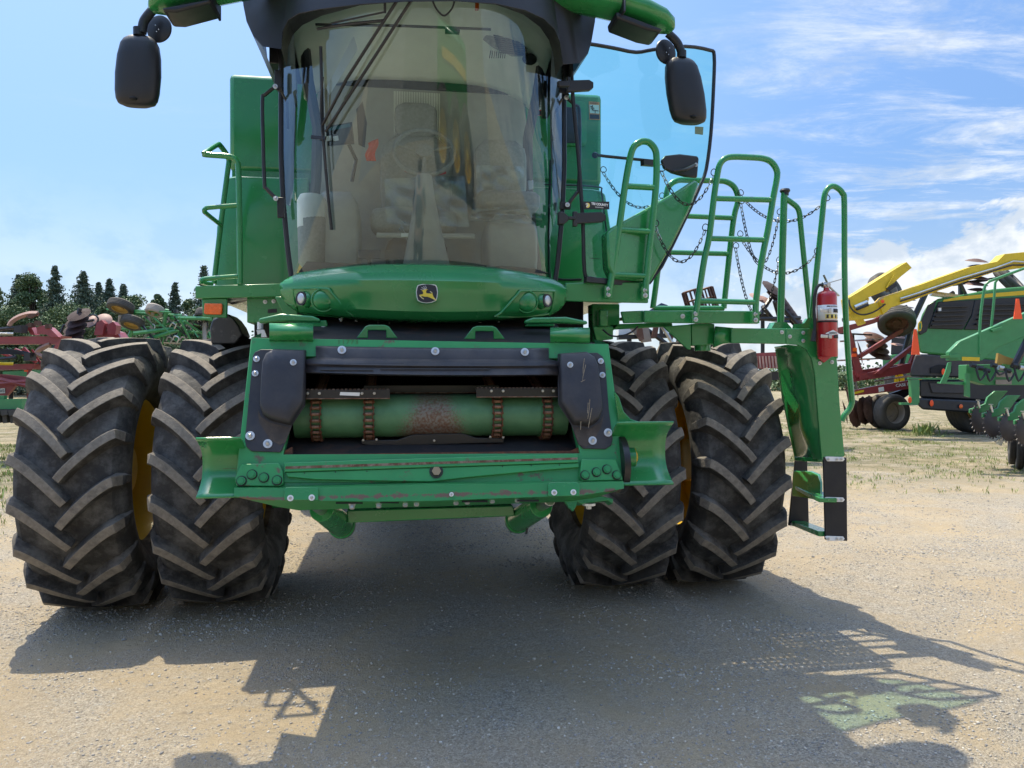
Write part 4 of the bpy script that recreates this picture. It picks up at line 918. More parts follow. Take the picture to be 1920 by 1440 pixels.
def text(s_, p, size, mt, parent, xdir=V((1, 0, 0)), up=V((0, 0, 1)), name='lettering', bold=.0, ex=.0006, align='CENTER', sx=1.):
    cu_ = bpy.data.curves.new('t', 'FONT'); cu_.body = s_; cu_.size = size; cu_.align_x = align; cu_.align_y = 'CENTER'; cu_.offset = bold; cu_.extrude = ex
    to = bpy.data.objects.new('t', cu_); COL.objects.link(to); dg = bpy.context.evaluated_depsgraph_get(); me = bpy.data.meshes.new_from_object(to.evaluated_get(dg)); bpy.data.objects.remove(to)
    me.materials.clear(); me.materials.append(mt); xdir = xdir.normalized(); nz = xdir.cross(up).normalized(); up = nz.cross(xdir)
    for v in me.vertices: c = v.co.copy(); v.co = V(p)+xdir*c.x*sx+up*c.y+nz*c.z
    o = bpy.data.objects.new(name, me); COL.objects.link(o); o.parent = parent; return o
_u = (U(680, 638, -2.12)-U(625, 638, -2.12)).normalized(); text('11773', FU(652, 641.5, .002), .036, M['green_matte'], feeder, xdir=_u, up=V((.12, 0, 1)), name='chalk_number', sx=1.2)
def decal(name, q, y, mt, parent, t=.0008): 
    m = MB(); m.slab(q, y, t); return P(name, m, mt, parent)
M['danger'] = mat('decal_red', (.55, .03, .04), .4); M['orange'] = mat('decal_orange', (.75, .25, .08), .4); M['gold'] = mat('decal_gold', (.75, .6, .15), .4)
# danger decal (seen through the windscreen) and warning decal
d1 = decal('danger_decal', [(1000, 182), (1021.5, 183), (1021.5, 217), (1000, 216)], -.253, M['danger'], tank)
decal('decal_picture', [(1001, 187), (1020.5, 188), (1020.5, 206), (1001, 205)], -.2545, M['white'], d1); decal('decal_text_block', [(1001, 207), (1020.5, 208), (1020.5, 216), (1001, 215)], -.2545, M['decal_black'], d1)
text('DANGER', U(1011, 185, -.2545), .016, M['white'], d1, bold=.0004)
for k in range(3): text('KEEP OUT MOVING PARTS'[k*7:k*7+7].strip(), U(1011, 190+k*5, -.2555), .011, M['decal_black'], d1)
d2 = decal('warning_decal', [(1104, 190), (1124, 191.5), (1125, 225), (1105, 224)], -.253, M['orange'], tank)
decal('decal_picture', [(1105.5, 196), (1123, 197), (1123.5, 213), (1106, 212)], -.2545, M['white'], d2); decal('decal_text_block', [(1106, 214), (1123.5, 215), (1124, 223.5), (1106, 222.5)], -.2545, M['decal_black'], d2)
text('WARNING', U(1114, 193.3, -.2545), .0125, M['decal_black'], d2)
m = MB()
for a in ([(1107, 199), (1111, 201), (1114, 204)], [(1110, 206), (1116, 207), (1122, 208)], [(1116, 207), (1116, 212)], [(1108, 202), (1112, 205)]): m.tube([U(x, y, -.256) for x, y in a], .0028, 5)
m.ell(U(1111, 198.5, -.256), .005, .002, .005); P('decal_figure', m, M['decal_black'], d2)
# ================================================================ OPEN DOOR
_s = .28/.98; YD = Slant(-1.28-_s*.98*1.05, _s)   # hinge side stands further forward than the outer edge
dfr = [(1070, 90), (1085, 83), (1102, 82), (1150, 90), (1192, 98), (1225, 93), (1285, 87), (1330, 94), (1339, 104), (1338, 160), (1333, 250), (1324, 318), (1314, 345)]
dlow = [(1314, 345), (1280, 420), (1218, 530), (1150, 526), (1108, 522), (1096, 510), (1093, 420), (1085, 300), (1074, 180), (1070, 90)]
door = MB(); door.tube(curve([U(a, b, YD) for a, b in dfr], 3), .0125, 8); door.tube(curve([U(a, b, YD) for a, b in dlow], 3), .0125, 8)
door = P('cab_door', door, M['blk'], CB, label='open cab door with blue-green tinted glass swung out to the right')
m = MB(); q = [U(a, b, YD) for a, b in dfr[:-1]]+[U(a, b, YD) for a, b in ((1314, 345), (1200, 402), (1142, 432), (1137, 470), (1150, 526), (1108, 522), (1096, 510), (1093, 420), (1085, 300), (1074, 180))]
m.add(q, [tuple(range(len(q)))]); P('door_glass', m, M['glass_door'], door)
m = MB(); m.slab([(1137, 436), (1150, 424), (1200, 397), (1262, 362), (1303, 336), (1312, 342), (1298, 385), (1262, 458), (1220, 530), (1150, 522), (1140, 500)], YD-.10, .14)
dp = P('door_panel', m, M['green'], door, bevel=.018, label='green wedge-shaped lower door panel')
m = MB(); m.slab([(1100, 519), (1214, 530), (1212, 539), (1100, 528)], YD-.06, .08); P('door_edge', m, M['blk'], door)
m = MB(); m.slab([(1303, 237), (1319, 238), (1318, 253), (1303, 251)], YD-.003, .001); P('sticker', m, mat('olive_sticker', (.16, .22, .14), .6), door)
m = MB(); m.tube([U(1113, 290, YD+.02), U(1135, 293, YD), U(1236, 303, YD-.04)], .010, 8); m.ell(U(1116, 291, YD+.02), .022, .02, .02); m.bar(U(1204, 305, YD-.03), U(1232, 307, YD-.03), .04, .035); P('door_stay', m, M['blk'], door)
m = MB(); m.slab([(1240, 300), (1248, 291), (1275, 288), (1308, 292), (1311, 297), (1308, 333), (1285, 331), (1260, 324), (1245, 315)], YD-.045, .03); ih = P('door_armrest', m, M['blk_metal'], door, bevel=.01)
m = MB(); m.tube(curve([U(1262, 321, YD-.06), U(1285, 318, YD-.09), U(1305, 308, YD-.06)]), .011, 8); P('inner_handle', m, M['blk_metal'], ih); bolt(1305, 309, plane='Y', y=YD-.07, r=.010, parent=ih)
hb_ = MB(); hb_.slab([(1075, 396), (1083, 396), (1083, 399), (1128, 397), (1136, 403), (1137, 411), (1130, 416), (1083, 419), (1083, 424), (1075, 424)], YD-.05, .03); hb_.slab([(1048, 396), (1058, 398), (1066, 405), (1066, 413), (1058, 420), (1048, 420)], YD-.07, .05); hb_.bar(U(1064, 409, YD-.05), U(1078, 409, YD-.05), .02, .02)
P('door_hinge', hb_, M['blk_metal'], door, bevel=.004)
m = MB(); m.slab([(1064, 142), (1070, 144), (1070, 150), (1105, 149), (1113, 154), (1113, 164), (1106, 169), (1074, 171), (1064, 172)], YD-.05, .03); m.bar(U(1046, 158, YD-.05), U(1066, 158, YD-.05), .03, .035); P('door_hinge', m, M['blk_metal'], door, bevel=.004)
ds = decal('dealer_sticker', [(1094, 378), (1142.5, 378), (1142.5, 392.5), (1094, 392.5)], YD-.056, M['decal_black'], door, .002)
text('TRI COUNTY', U(1124.5, 383.5, YD-.0575), .0208, M['white'], ds, xdir=V((1, _s, 0)), bold=.0009, sx=.98)
text('EQUIPMENT', U(1124, 389, YD-.0575), .0102, M['white'], ds, xdir=V((1, _s, 0)), sx=1.1)
m = MB(); c = U(1101.5, 385, YD-.0575); m.cyl(c, c-V((0, .0005, 0)), .0155, 24); P('dealer_logo', m, M['gold'], ds)
m = MB(); m.tube([c+V((-.012, -.001, .006)), c+V((-.002, -.001, .009)), c+V((.002, -.001, 0)), c+V((-.008, -.001, -.010))], .004, 6); P('dealer_logo_mark', m, M['white'], ds)
text('o', U(1117, 478, YD-.004), .02, M['decal_black'], door); 
m = MB(); m.bar(U(1107, 484, YD-.003), U(1126, 485.5, YD-.003), .001, .003); P('glass_print', m, M['decal_black'], door)
# ================================================================ PLATFORMS, RAILS, LADDER
def deck(name, q, y, t, label=None, bev=.006, mt=M['green'], parent=CB):
    m = MB(); m.slab(q, y, t); return P(name, m, mt, parent, bevel=bev, label=label)
lp = deck('left_platform', [(366, 536), (545, 531), (545, 556), (366, 560)], -1.0, .04, label='narrow green walkway along the left of the cab')
z = U(366, 545, -1.0).z; m = MB(); m.box(-1.42, -1.24, -.96, -.30, z-.03, z-.005)
for k in range(9): m.box(-1.24, -.86, -.96+.08*k, -.96+.08*k+.05, z-.03, z-.022)
for k in range(6): m.box(-1.24+.07*k, -1.24+.07*k+.042, -.96, -.30, z-.02, z-.012)
m.box(-1.24, -.86, -.97, -.93, z-.011, z-.004); P('walkway_floor', m, M['green'], lp)
deck('platform_bracket', [(463, 557), (541, 556), (541, 604), (463, 605)], -.93, .3)
deck('platform_bracket', [(515, 556), (543, 556), (560, 590), (560, 606), (540, 606)], -1.05, .02, parent=lp)
m = MB(); m.slab([(425, 562), (428, 557), (465, 557), (465, 560), (428, 568)], -.9, .12); P('cable_guard', m, M['steel'], lp)
for px, py in ((497, 566), (513, 565), (530.5, 563)): bolt(px, py, plane='Y', y=-.935, r=.010, parent=lp)
deck('label_plate', [(502, 580), (519, 579), (519, 586), (502, 587)], -.934, .002, mt=M['blk'], bev=0, parent=lp)
lb = deck('lamp_bracket', [(378, 560), (426, 559), (425, 596), (380, 594)], -.98, .03, parent=CB)
m = MB(); m.slab([(383, 568.5), (415, 569), (416.5, 571), (416, 587), (414, 589.5), (384, 589), (382, 586)], -1.01, .03); P('turn_signal', m, M['amber'], lb, bevel=.005, label='rectangular orange turn signal')
# dark half-round guard behind the left inner tyre
m = MB(); m.slab([(398, 600), (412, 592), (427, 588), (438, 597), (448, 611), (455, 628), (440, 645), (396, 645), (393, 615)], -.35, .3); P('round_guard', m, mat('scuffed_dark_guard', (.035, .038, .045), .35, col2=(.14, .14, .14), c2=(.55, .7), c2scale=14), CB, bevel=.01)
for q, s in (([(485, 597), (526, 588), (586, 592), (600, 598), (600, 604), (540, 603), (485, 606)], 1), ([(1102, 602), (1062, 594), (1000, 595), (985, 600), (985, 607), (1050, 606), (1102, 608)], -1)):
    hp = deck('latch_arm', q, -1.66, .07, bev=.01)
    if s > 0: deck('latch_arm_rear', [(540, 602), (612, 600), (614, 612), (560, 615)], -1.5, .1, parent=hp)
    else: deck('latch_arm_rear', [(992, 602), (1040, 602), (1040, 612), (985, 612)], -1.5, .1, parent=hp)
m = MB(); p = U(606, 612, -1.5); m.cyl(p, p+V((0, 0, -.05)), .012, 6); m.cyl(U(488, 604, -1.3), U(488, 618, -1.3), .018, 10); m.slab([(481, 619), (495, 618), (500, 632), (484, 632)], -1.4, .02); P('latch_link', m, M['zinc'], CB)
# small rods in the dark gap
m = MB()
for a in ([(709, 601), (709, 612)], [(729, 596), (731, 612)], [(992, 596), (990, 650)], [(1000, 612), (1000, 640)]): m.tube([U(x, y, -1.4) for x, y in a], .005, 6)
P('control_rods', m, M['blk_metal'], CB)
m = MB(); m.tube(curve([U(560, 640, -1.2), U(600, 600, -1.0), U(760, 615, -.9), U(900, 604, -.9), U(1000, 640, -1.)]), .014, 8); m.tube(curve([U(900, 606, -1.2), U(930, 620, -1.2), U(960, 640, -1.2)]), .012, 8); P('hydraulic_hose', m, M['blk'], CB)
def railtube(pts, y, r=.0185, n=4): return curve([U(p[0], p[1], p[2] if len(p) > 2 else y) for p in pts], n)
# left handrail
m = MB()
a = railtube([(450, 532), (449, 420), (447, 320), (444, 303), (437, 296), (426, 293), (386, 290), (384, 287), (396, 278, -.85), (408, 271, -.7), (412, 272, -.65), (424, 288, -.6), (429, 300, -.57), (428, 312, -.57), (416, 404, -.57), (401, 532, -.57)], -1.0, n=3)
m.tube(a, .018, 10); m.tube(railtube([(446, 385), (394, 389), (386, 391), (383, 396), (390, 403, -.9), (413, 421, -.59)], -1.0, n=3), .015, 8); m.tube(railtube([(446, 518), (386, 523), (379, 527), (380, 530, -.9), (396, 533, -.65)], -1.0, n=3), .016, 8)
P('left_handrail', m, M['green'], CB, ang=60, label='green tube handrail on the left walkway')
# right front platform pieces
rp = deck('right_platform', [(1060, 530), (1215, 529), (1216, 568), (1060, 565)], -1.28, .03, label='green landing beam below the open door')
m = MB(); z = U(1060, 540, -1.25).z; m.box(.89, 1.12, -1.24, -.35, z-.03, z-.006)
for k in range(10): m.box(1.12, 1.42, -1.24+.09*k, -1.24+.09*k+.062, z-.03, z-.022)
for k in range(5): m.box(1.12+.062*k, 1.12+.062*k+.040, -1.24, -.35, z-.021, z-.010)
P('landing_floor', m, M['green'], rp)
b2 = deck('platform_beam', [(1208, 582), (1423, 583), (1423, 607), (1208, 605)], -1.24, .03)
deck('platform_beam_end', [(1165, 584), (1208, 582), (1208, 605), (1170, 606)], -1.20, .03, parent=b2)
z = U(1300, 583, -1.2).z
m = MB()                        # perforated landing grating
x0, x1 = U(1215, 590, -1.2).x, U(1423, 590, -1.2).x
for k in range(19): m.box(x0+(x1-x0)*k/18-.015, x0+(x1-x0)*k/18+.015, -1.20, -.50, z-.012, z-.004)
for k in range(13): m.box(x0, x1, -1.2+.055*k, -1.2+.055*k+.034, z-.020, z-.0125)
P('landing_grating', m, M['green'], b2)
for px, py, pp in ((1280, 593, b2), (1304.5, 588, b2), (1304.5, 599, b2), (1417, 589, b2), (1417, 600, b2), (1141, 542, rp), (1141, 552, rp), (1210, 544, rp), (1210, 554, rp)): bolt(px, py, plane='Y', y=(-1.335 if px in (1141, 1210) else -1.305 if px != 1280 else -1.242), r=.0115, parent=pp)
for px, py in ((1282, 615), (1282, 634), (1273, 626)): pass
deck('platform_gusset', [(1243, 612), (1296, 608), (1296, 656), (1289, 655)], -1.12, .02)
deck('platform_upright', [(1296, 607), (1340, 607), (1341, 646), (1297, 648)], -1.08, .14)
m = MB(); m.cyl(U(1317, 640, -1.0), U(1317, 658, -1.0), .055, 20); P('pivot_boss', m, M['green'], CB)
m = MB(); m.add([U(1336, 652, -1.12), U(1352, 645, -1.12), U(1372, 643, -1.12), U(1372, 615, -1.12), U(1340, 612, -1.12)], [(0, 1, 2, 3, 4)]); o = P('curved_bracket', m, M['green'], CB); o.modifiers.new('s', 'SOLIDIFY').thickness = .02
deck('corner_post', [(1110, 570), (1162, 570), (1162, 608), (1130, 640), (1112, 640)], -1.0, .12)
deck('corner_block', [(1124, 580), (1140, 580), (1140, 612), (1124, 612)], -1.09, .08, bev=.01)
deck('corner_foot', [(1112, 612), (1150, 612), (1150, 636), (1118, 640)], -1.06, .05, parent=CB)
deck('tie_bar', [(1140, 608), (1260, 604), (1262, 612), (1150, 618)], -1.0, .03)
m = MB(); m.tube(curve([U(1130, 618, -1.15), U(1145, 629, -1.15), U(1165, 630, -1.15), U(1185, 622, -1.15), U(1196, 612, -1.15)]), .006, 6); P('cable', m, M['blk'], CB)
b3 = deck('ladder_beam', [(1371, 615), (1474, 616), (1474, 645), (1371, 643)], -1.16, .04)
# gates
def gate(name, outline, rungs, y, r, label, feet=()):
    m = MB(); m.tube(railtube(outline, y, n=3), r, 12)
    for a, b in rungs: m.tube([U(a[0], a[1], y), U(b[0], b[1], y)], r*.88, 10)
    for a in feet: m.slab([(a[0]-7, a[1]-10), (a[0]+7, a[1]-10), (a[0]+7, a[1]+12), (a[0]-7, a[1]+12)], y-.012, .025)
    return P(name, m, M['green'], CB, ang=60, label=label)
g1 = gate('safety_gate', [(1141, 552), (1150, 500), (1161, 427), (1172, 348), (1181, 298), (1188, 276), (1199, 267), (1208, 265), (1218, 268), (1228, 280), (1231, 298), (1230, 348), (1222, 430), (1215, 490), (1210, 548)], [((1174, 349), (1228, 352)), ((1162, 431), (1222, 435)), ((1148, 515), (1213, 518))], -1.32, .0215, 'narrow arched green rail in front of the open door', [(1141, 546), (1210, 548)])
g2 = gate('safety_gate', [(1304.5, 590), (1312, 540), (1321, 484), (1330, 443), (1338, 375), (1345, 328), (1350, 308), (1360, 297), (1376, 294), (1405, 295), (1430, 297), (1445, 303), (1455, 316), (1457, 332), (1449, 375), (1440, 430), (1429, 484), (1418, 560), (1417, 596)], [((1340, 372), (1450, 375)), ((1331, 447), (1436, 450)), ((1310, 564), (1418, 567))], -1.29, .0205, 'tall wide green rail with two cross bars on the landing', [(1304.5, 593), (1417, 594)])
g3 = gate('safety_gate', [(1224, 578), (1233, 511), (1243, 430), (1250, 362), (1258, 345), (1272, 338), (1290, 338), (1345, 339), (1362, 341), (1376, 350), (1383, 366), (1383, 380), (1376, 408), (1368, 473), (1357, 578)], [((1260, 404), (1377, 409)), ((1250, 473), (1370, 476)), ((1226, 578), (1357, 578))], -.50, .022, 'rear green rail at the far side of the landing')
# standing post with knob and branch rail
m = MB(); m.tube([U(1463.5, 612, -1.0), U(1470, 372, -1.0), U(1471.5, 358, -1.0)], .024, 12); m.tube(railtube([(1472, 372), (1480, 377), (1494, 388), (1499, 400), (1501, 420), (1508, 490), (1520, 605)], -1.0, n=3), .019, 10)
m.slab([(1446, 617), (1453, 604), (1475, 604), (1486, 617)], -1.03, .08)
po = P('handrail_post', m, M['green'], CB, ang=60, label='green post with a black knob and an angled rail'); m = MB(); m.lathe([(0, .0), (.03, .0), (.036, .012), (.03, .024), (0, .028)], U(1471.8, 361, -1.0), (0, 0, 1), 20); m.cyl(U(1471.8, 361, -1.0)+V((0, 0, -.02)), U(1471.8, 361, -1.0), .026, 14); P('post_knob', m, M['blk'], po)
m = MB(); m.tube(railtube([(1522, 596, -1.1), (1530, 520), (1541.5, 408), (1545, 372), (1550, 356), (1560, 349), (1571, 353), (1580, 363), (1583, 380), (1583.5, 500), (1586, 600), (1592, 690), (1597, 745), (1597, 756), (1592, 768), (1583, 779), (1578, 790)], -1.14, n=3), .0195, 12)
m.slab([(1489, 618), (1491, 608), (1508, 606), (1514, 597), (1525, 597), (1525, 618)], -1.12, .03)
P('ladder_handrail', m, M['green'], CB, ang=60, label='tall green loop handrail at the top of the ladder')
# ladder
lad = MB(); YL = -1.16
lad.slab([(1474, 616), (1520, 616), (1569, 668), (1575, 760), (1584, 856), (1541, 863), (1536, 800), (1528, 700), (1522, 672), (1512, 655), (1496, 647), (1474, 645)], YL, .02)
lad = P('access_ladder', lad, M['green'], CB, bevel=.004, label='green access ladder with black rubber lower section at the right')
m = MB(); m.slab([(1519, 616), (1530, 616), (1530, 600), (1571, 600), (1571, 672), (1568, 672)], YL-.004, .02); P('extinguisher_plate', m, M['green'], lad)
# recessed side sheet going back
A_ = [U(a, b, YL+.02) for a, b in ((1476, 646), (1497, 648), (1512, 656), (1522, 673), (1528, 700), (1536, 800), (1541, 862))]
B_ = [U(a, b, y) for a, b, y in ((1452, 650, -.75), (1456, 655, -.75), (1459, 670, -.75), (1463, 700, -.74), (1468, 740, -.72), (1480, 800, -.66), (1492, 856, -.60))]
m = MB(); n = 7; m.add(A_+B_, [(k, k+1, n+k+1, n+k) for k in range(n-1)]); o = P('ladder_side_sheet', m, M['green'], lad, ang=50); o.modifiers.new('s', 'SOLIDIFY').thickness = .006
m = MB(); m.tube([B_[k] for k in range(1, 7)], .012, 8); P('sheet_edge', m, M['green'], lad)
f1 = deck('rubber_skirt', [(1544, 857), (1587.5, 858), (1589, 1014.5), (1548, 1012)], YL-.004, .016, mt=M['rubber_flap'], bev=.003, parent=lad)
f2 = deck('rubber_skirt', [(1492, 856), (1513.6, 858), (1517, 986), (1479, 985.5)], -.60, .016, mt=M['rubber_flap'], bev=.003, parent=lad)
for py in (861, 937, 1010): 
    m = MB(); m.slab([(1547, py-4), (1551, py-5), (1581, py-4), (1584, py), (1581, py+4), (1551, py+4)], YL-.010, .005); bp = P('clamp_plate', m, M['white'], lad, bevel=.001)
    for px in (1553, 1569, 1577): bolt(px, py, plane='Y', y=YL-.011, r=.0095, parent=lad, hd=.005)
bolt(1486, 983, plane='Y', y=-.605, r=.011, parent=lad)
m = MB(); z0 = U(1545, 935, YL).z; p0, p1 = U(1500, 912, -.6), U(1545, 936, YL+.03)
m.prism([U(1487, 883, -.62), U(1520, 884, -.75), U(1534, 890, -.85), U(1538, 905, -.95), U(1538, 938, -1.05), U(1485, 930, -.62)], V((.03, .02, 0))); m.bar(p0, p1+V((0, -.05, 0)), .12, .03); P('ladder_step', m, M['green'], lad, bevel=.004)
m = MB(); m.bar(U(1496, 981, -.6), U(1548, 1001, YL+.02), .1, .035); P('ladder_step', m, M['green'], lad, bevel=.004)
m = MB(); m.bar(UX(1500, 860, 2.75)+V((0, 0, .0)), UX(1545, 862, 2.78), .10, .03); P('ladder_step', m, M['green'], lad, bevel=.004)
for px, py in ((1466, 623), (1481, 631), (1506, 624), (1506, 639), (1537, 681), (1560, 679)): bolt(px, py, plane='Y', y=YL-.003, r=.010, parent=lad)
# safety chains
def chain(name, a, b, sag, label, lk=.030, skew=0.):
    a, b = V(a), V(b); N0 = 60; pts = [a.lerp(b, t/N0)+V((0, 0, -4*sag*(t/N0)*(1-t/N0)*(1+skew*(.5-t/N0)))) for t in range(N0+1)]
    L = [0]; 
    for i in range(N0): L.append(L[-1]+(pts[i+1]-pts[i]).length)
    n = int(L[-1]/lk); m = MB(); m.mat(0)
    def at(s_):
        i = min(max(np.searchsorted(L, s_)-1, 0), N0-1); f = (s_-L[i])/(L[i+1]-L[i]); return pts[i].lerp(pts[i+1], f)
    for k in range(n):
        s0 = (k+.5)*L[-1]/n; c = at(s0); d = (at(min(L[-1], s0+.01))-at(max(0, s0-.01))).normalized(); e = d.cross(V((0, 1, 0))).normalized(); f = d.cross(e)
        if k % 2: e, f = (e*.35+f).normalized(), e
        else: e = (e+f*.35).normalized()
        hl_, hw = lk*.66, .0082; ring = []
        for q in range(12):
            t = 2*PI*q/12; ring.append(c+d*(hl_-hw)*(1 if math.cos(t) > 0 else -1)+d*hw*math.cos(t)+e*hw*math.sin(t))
        m.mat(1 if k < 3 or k >= n-3 else 0).tube(ring, .0030, 5, closed=True)
    o = P(name, m, [M['blk_metal'], M['steel']], CB, ang=60, label=label)
    m = MB()
    for p in (a, b):
        c = p+V((0, -.01, .018)); m = MB(); m.tube([c+V((.022*math.cos(t), .004*math.sin(t*2), .022*math.sin(t))) for t in [2*PI*k/16 for k in range(16)]], .0032, 6, closed=True); P('chain_ring', m, M['blk_metal'], o)
chain('safety_chain', U(1131, 323, -.42), U(1241, 372, -.48), .15, 'chain sagging behind the narrow arched rail')
chain('safety_chain', U(1240, 321, -1.30), U(1338, 329, -1.28), .20, 'upper chain between the narrow rail and the wide rail')
chain('safety_chain', U(1228, 424, -1.30), U(1322, 432, -1.28), .215, 'lower chain between the narrow rail and the wide rail')
chain('safety_chain', U(1388, 366, -.52), U(1549, 376, -1.14), .17, 'upper chain running across to the tall loop handrail')
chain('safety_chain', U(1389, 382, -.52), U(1461, 402, -.62), .42, 'deeply sagging chain hanging between two rails')
chain('safety_chain', U(1387, 443, -.52), U(1531, 476, -1.14), .20, 'lower chain running across to the tall loop handrail')
chain('safety_chain', U(1379, 465, -.52), U(1460, 492, -.66), .46, 'lowest chain hanging almost to the landing')
# ================================================================ FIRE EXTINGUISHER
EX = T('fire_extinguisher', 'red fire extinguisher with silver head and black hose strapped to the green ladder frame', 'fire extinguisher', U(1551, 672, -1.24))
def eloc(px, py, y=-1.24): return U(px, py, y)-EX.location
b0, b1 = eloc(1551.5, 669), eloc(1549.5, 545); r = .0655; H = (b1-b0).length
m = MB(); m.lathe([(0, 0), (r*.93, 0), (r, .012), (r, H*.90), (r*.95, H*.945), (r*.75, H*.98), (r*.35, H), (.018, H+.01), (.018, H+.02)], b0, b1-b0, 36); P('cylinder_body', m, M['red'], EX, ang=50)
ax = (b1-b0).normalized()
def band(t0, t1, mt, name, rr=1.012, a0=-PI, a1=0.0):
    m = MB(); n = 24; q = []
    for t in (t0, t1):
        for k in range(n+1):
            a = a0+(a1-a0)*k/n; q.append(b0+ax*H*t+V((math.cos(a)*r*rr, math.sin(a)*r*rr, 0)))
    m.add(q, [(k, k+1, n+2+k, n+1+k) for k in range(n)]); o = P(name, m, mt, EX); o.modifiers.new('s', 'SOLIDIFY').thickness = .0015; return o
lbl = band(.545, .775, M['white'], 'paper_label', 1.008)
band(.568, .635, M['gold'], 'label_strip', 1.014, -2.25, -.35); band(.745, .762, M['decal_black'], 'label_heading', 1.014, -2.1, -.75)
for a in (-2.05, -1.62, -1.15, -.75): band(.575, .628, M['decal_black'], 'label_picture', 1.018, a-.09, a+.12)
text('EXTINGUISHER', b0+ax*H*.7535+V((0.012, -r*1.06, 0)), .009, M['white'], EX, ex=.0002)
band(.66, .715, M['rubber_flap'], 'strap', 1.05, -1.45, .8); band(.515, .54, M['rubber_flap'], 'strap', 1.03, -3.3, .3); band(.275, .325, M['rubber_flap'], 'strap', 1.05, -1.45, .8)
for t in (.685, .30):
    c = b0+ax*H*t; m = MB(); m.box(c.x-.085, c.x-.02, c.y-r*1.02, c.y-r*.92, c.z-.010, c.z+.012); m.box(c.x-.03, c.x-.008, c.y-r*1.12, c.y-r*1.0, c.z-.014, c.z+.016); P('buckle', m, M['steel'], EX, bevel=.003)
c = b0+ax*H*.355
m = MB(); m.prism([c+V((-.05, -r*.99, -.004)), c+V((0, -r*1.07, -.016)), c+V((.052, -r*.90, -.004)), c+V((0.002, -r*1.07, .019))], V((0, .004, 0))); P('brand_diamond', m, M['white'], EX)
text('AMEREX', c+V((0, -r*1.09, -.002)), .015, M['decal_black'], EX, ex=.0002, bold=.0004); 
m = MB(); h0 = b1; m.cyl(h0, h0+V((0, 0, .028)), .018, 16); m.cyl(h0+V((-.03, 0, .038)), h0+V((.02, 0, .038)), .019, 14); hd = P('valve', m, M['steel'], EX, bevel=.002)
m = MB(); m.bar(h0+V((.0, 0, .048)), h0+V((.105, -.01, .078)), .022, .006); P('lever', m, M['steel'], EX); m = MB(); m.bar(h0+V((.01, 0, .036)), h0+V((.085, -.01, -.035)), .02, .007); P('carry_handle', m, M['steel'], EX)
m = MB(); m.bar(h0+V((.005, 0, .055)), h0+V((-.02, 0, .105)), .02, .004); m.cyl(h0+V((0, -.02, .038)), h0+V((0, -.03, .038)), .014, 14); P('gauge_tag', m, M['steel'], EX)
m = MB(); m.tube(curve([h0+V((-.03, 0, .038)), h0+V((-.06, 0, .03)), h0+V((-.085, .0, -.03)), h0+V((-.088, 0, -.12)), h0+V((-.082, 0, -.22)), h0+V((-.085, 0, -.27))]), .0105, 10); P('hose', m, M['blk'], EX); m = MB(); m.cyl(h0+V((-.085, 0, -.27)), h0+V((-.092, 0, -.34)), .014, 12, r2=.02); P('nozzle', m, M['blk'], EX)
m = MB(); c = eloc(1545, 668, -1.2); m.prism([eloc(1535, 650, -1.18), eloc(1565, 650, -1.18), eloc(1560, 668, -1.18), eloc(1545, 680, -1.18), eloc(1535, 672, -1.18)], V((0, .012, 0))); P('bracket', m, M['red'], EX)
# ================================================================ BACKGROUND HELPERS
def LV(o): return o
class BG:
    """a thing in the yard: root on the ground at depth D under pixel px, x = camera right, y = away, z = up"""
    def __init__(s, name, label, cat, px, D, group=None, tilt=0.):
        s.o = UD(px, 706, D); s.o.z = 0; s.D = D
        s.rx = V((cr.x, cr.y, 0)).normalized(); s.ry = V((-s.rx.y, s.rx.x, 0)); a = math.atan2(s.rx.y, s.rx.x)
        s.root = T(name, label, cat, s.o, a, group)
    def p(s, px, py, dD=0.):
        q = UD(px, py, s.D+dD)-s.o; return V((q.dot(s.rx), q.dot(s.ry), q.z))
    def part(s, name, m, mt, parent=None, **k): return P(name, m, mt, parent or s.root, **k)
    def slab(s, name, pix, dD, t, mt, parent=None, **k):
        m = MB(); k_ = (pix[0][0]-960)/FPX if t > 1 else 0; m.prism([s.p(a, b, dD) for a, b in pix], (k_*t*1.15, t, 0)); return s.part(name, m, mt, parent, **k)
    def tube(s, name, pts, r, mt, parent=None, n=6, smooth=0):
        m = MB(); q = [s.p(*a) for a in pts]; m.tube(curve(q, smooth) if smooth else q, r, n); return s.part(name, m, mt, parent)
    def wheel(s, px, py, dD, R_, W, ax, tm, rm, parent=None, name='wheel', ribs=True):
        c = s.p(px, py, dD); ax = V(ax).normalized(); m = MB(); h = W/2
        m.lathe([(R_*.58, -h*.8), (R_*.72, -h*.98), (R_*.88, -h), (R_*.97, -h*.8), (R_, -h*.55), (R_, -h*.42), (R_*.985, -h*.38), (R_, -h*.34), (R_, -h*.05), (R_*.985, 0), (R_, h*.05), (R_, h*.34), (R_*.985, h*.38), (R_, h*.42), (R_, h*.55), (R_*.97, h*.8), (R_*.88, h), (R_*.72, h*.98), (R_*.58, h*.8)], c, ax, 32)
        w_ = s.part(name, m, tm, parent, ang=50)
        m = MB(); m.lathe([(R_*.60, -h*.85), (R_*.57, -h*.8), (R_*.54, -h*.4), (R_*.25, -h*.25), (R_*.22, -h*.5), (0, -h*.5)], c, ax, 28); m.lathe([(R_*.60, h*.85), (R_*.57, h*.8), (R_*.54, -h*.3)], c, ax, 28); s.part('rim', m, rm, w_)
        return w_
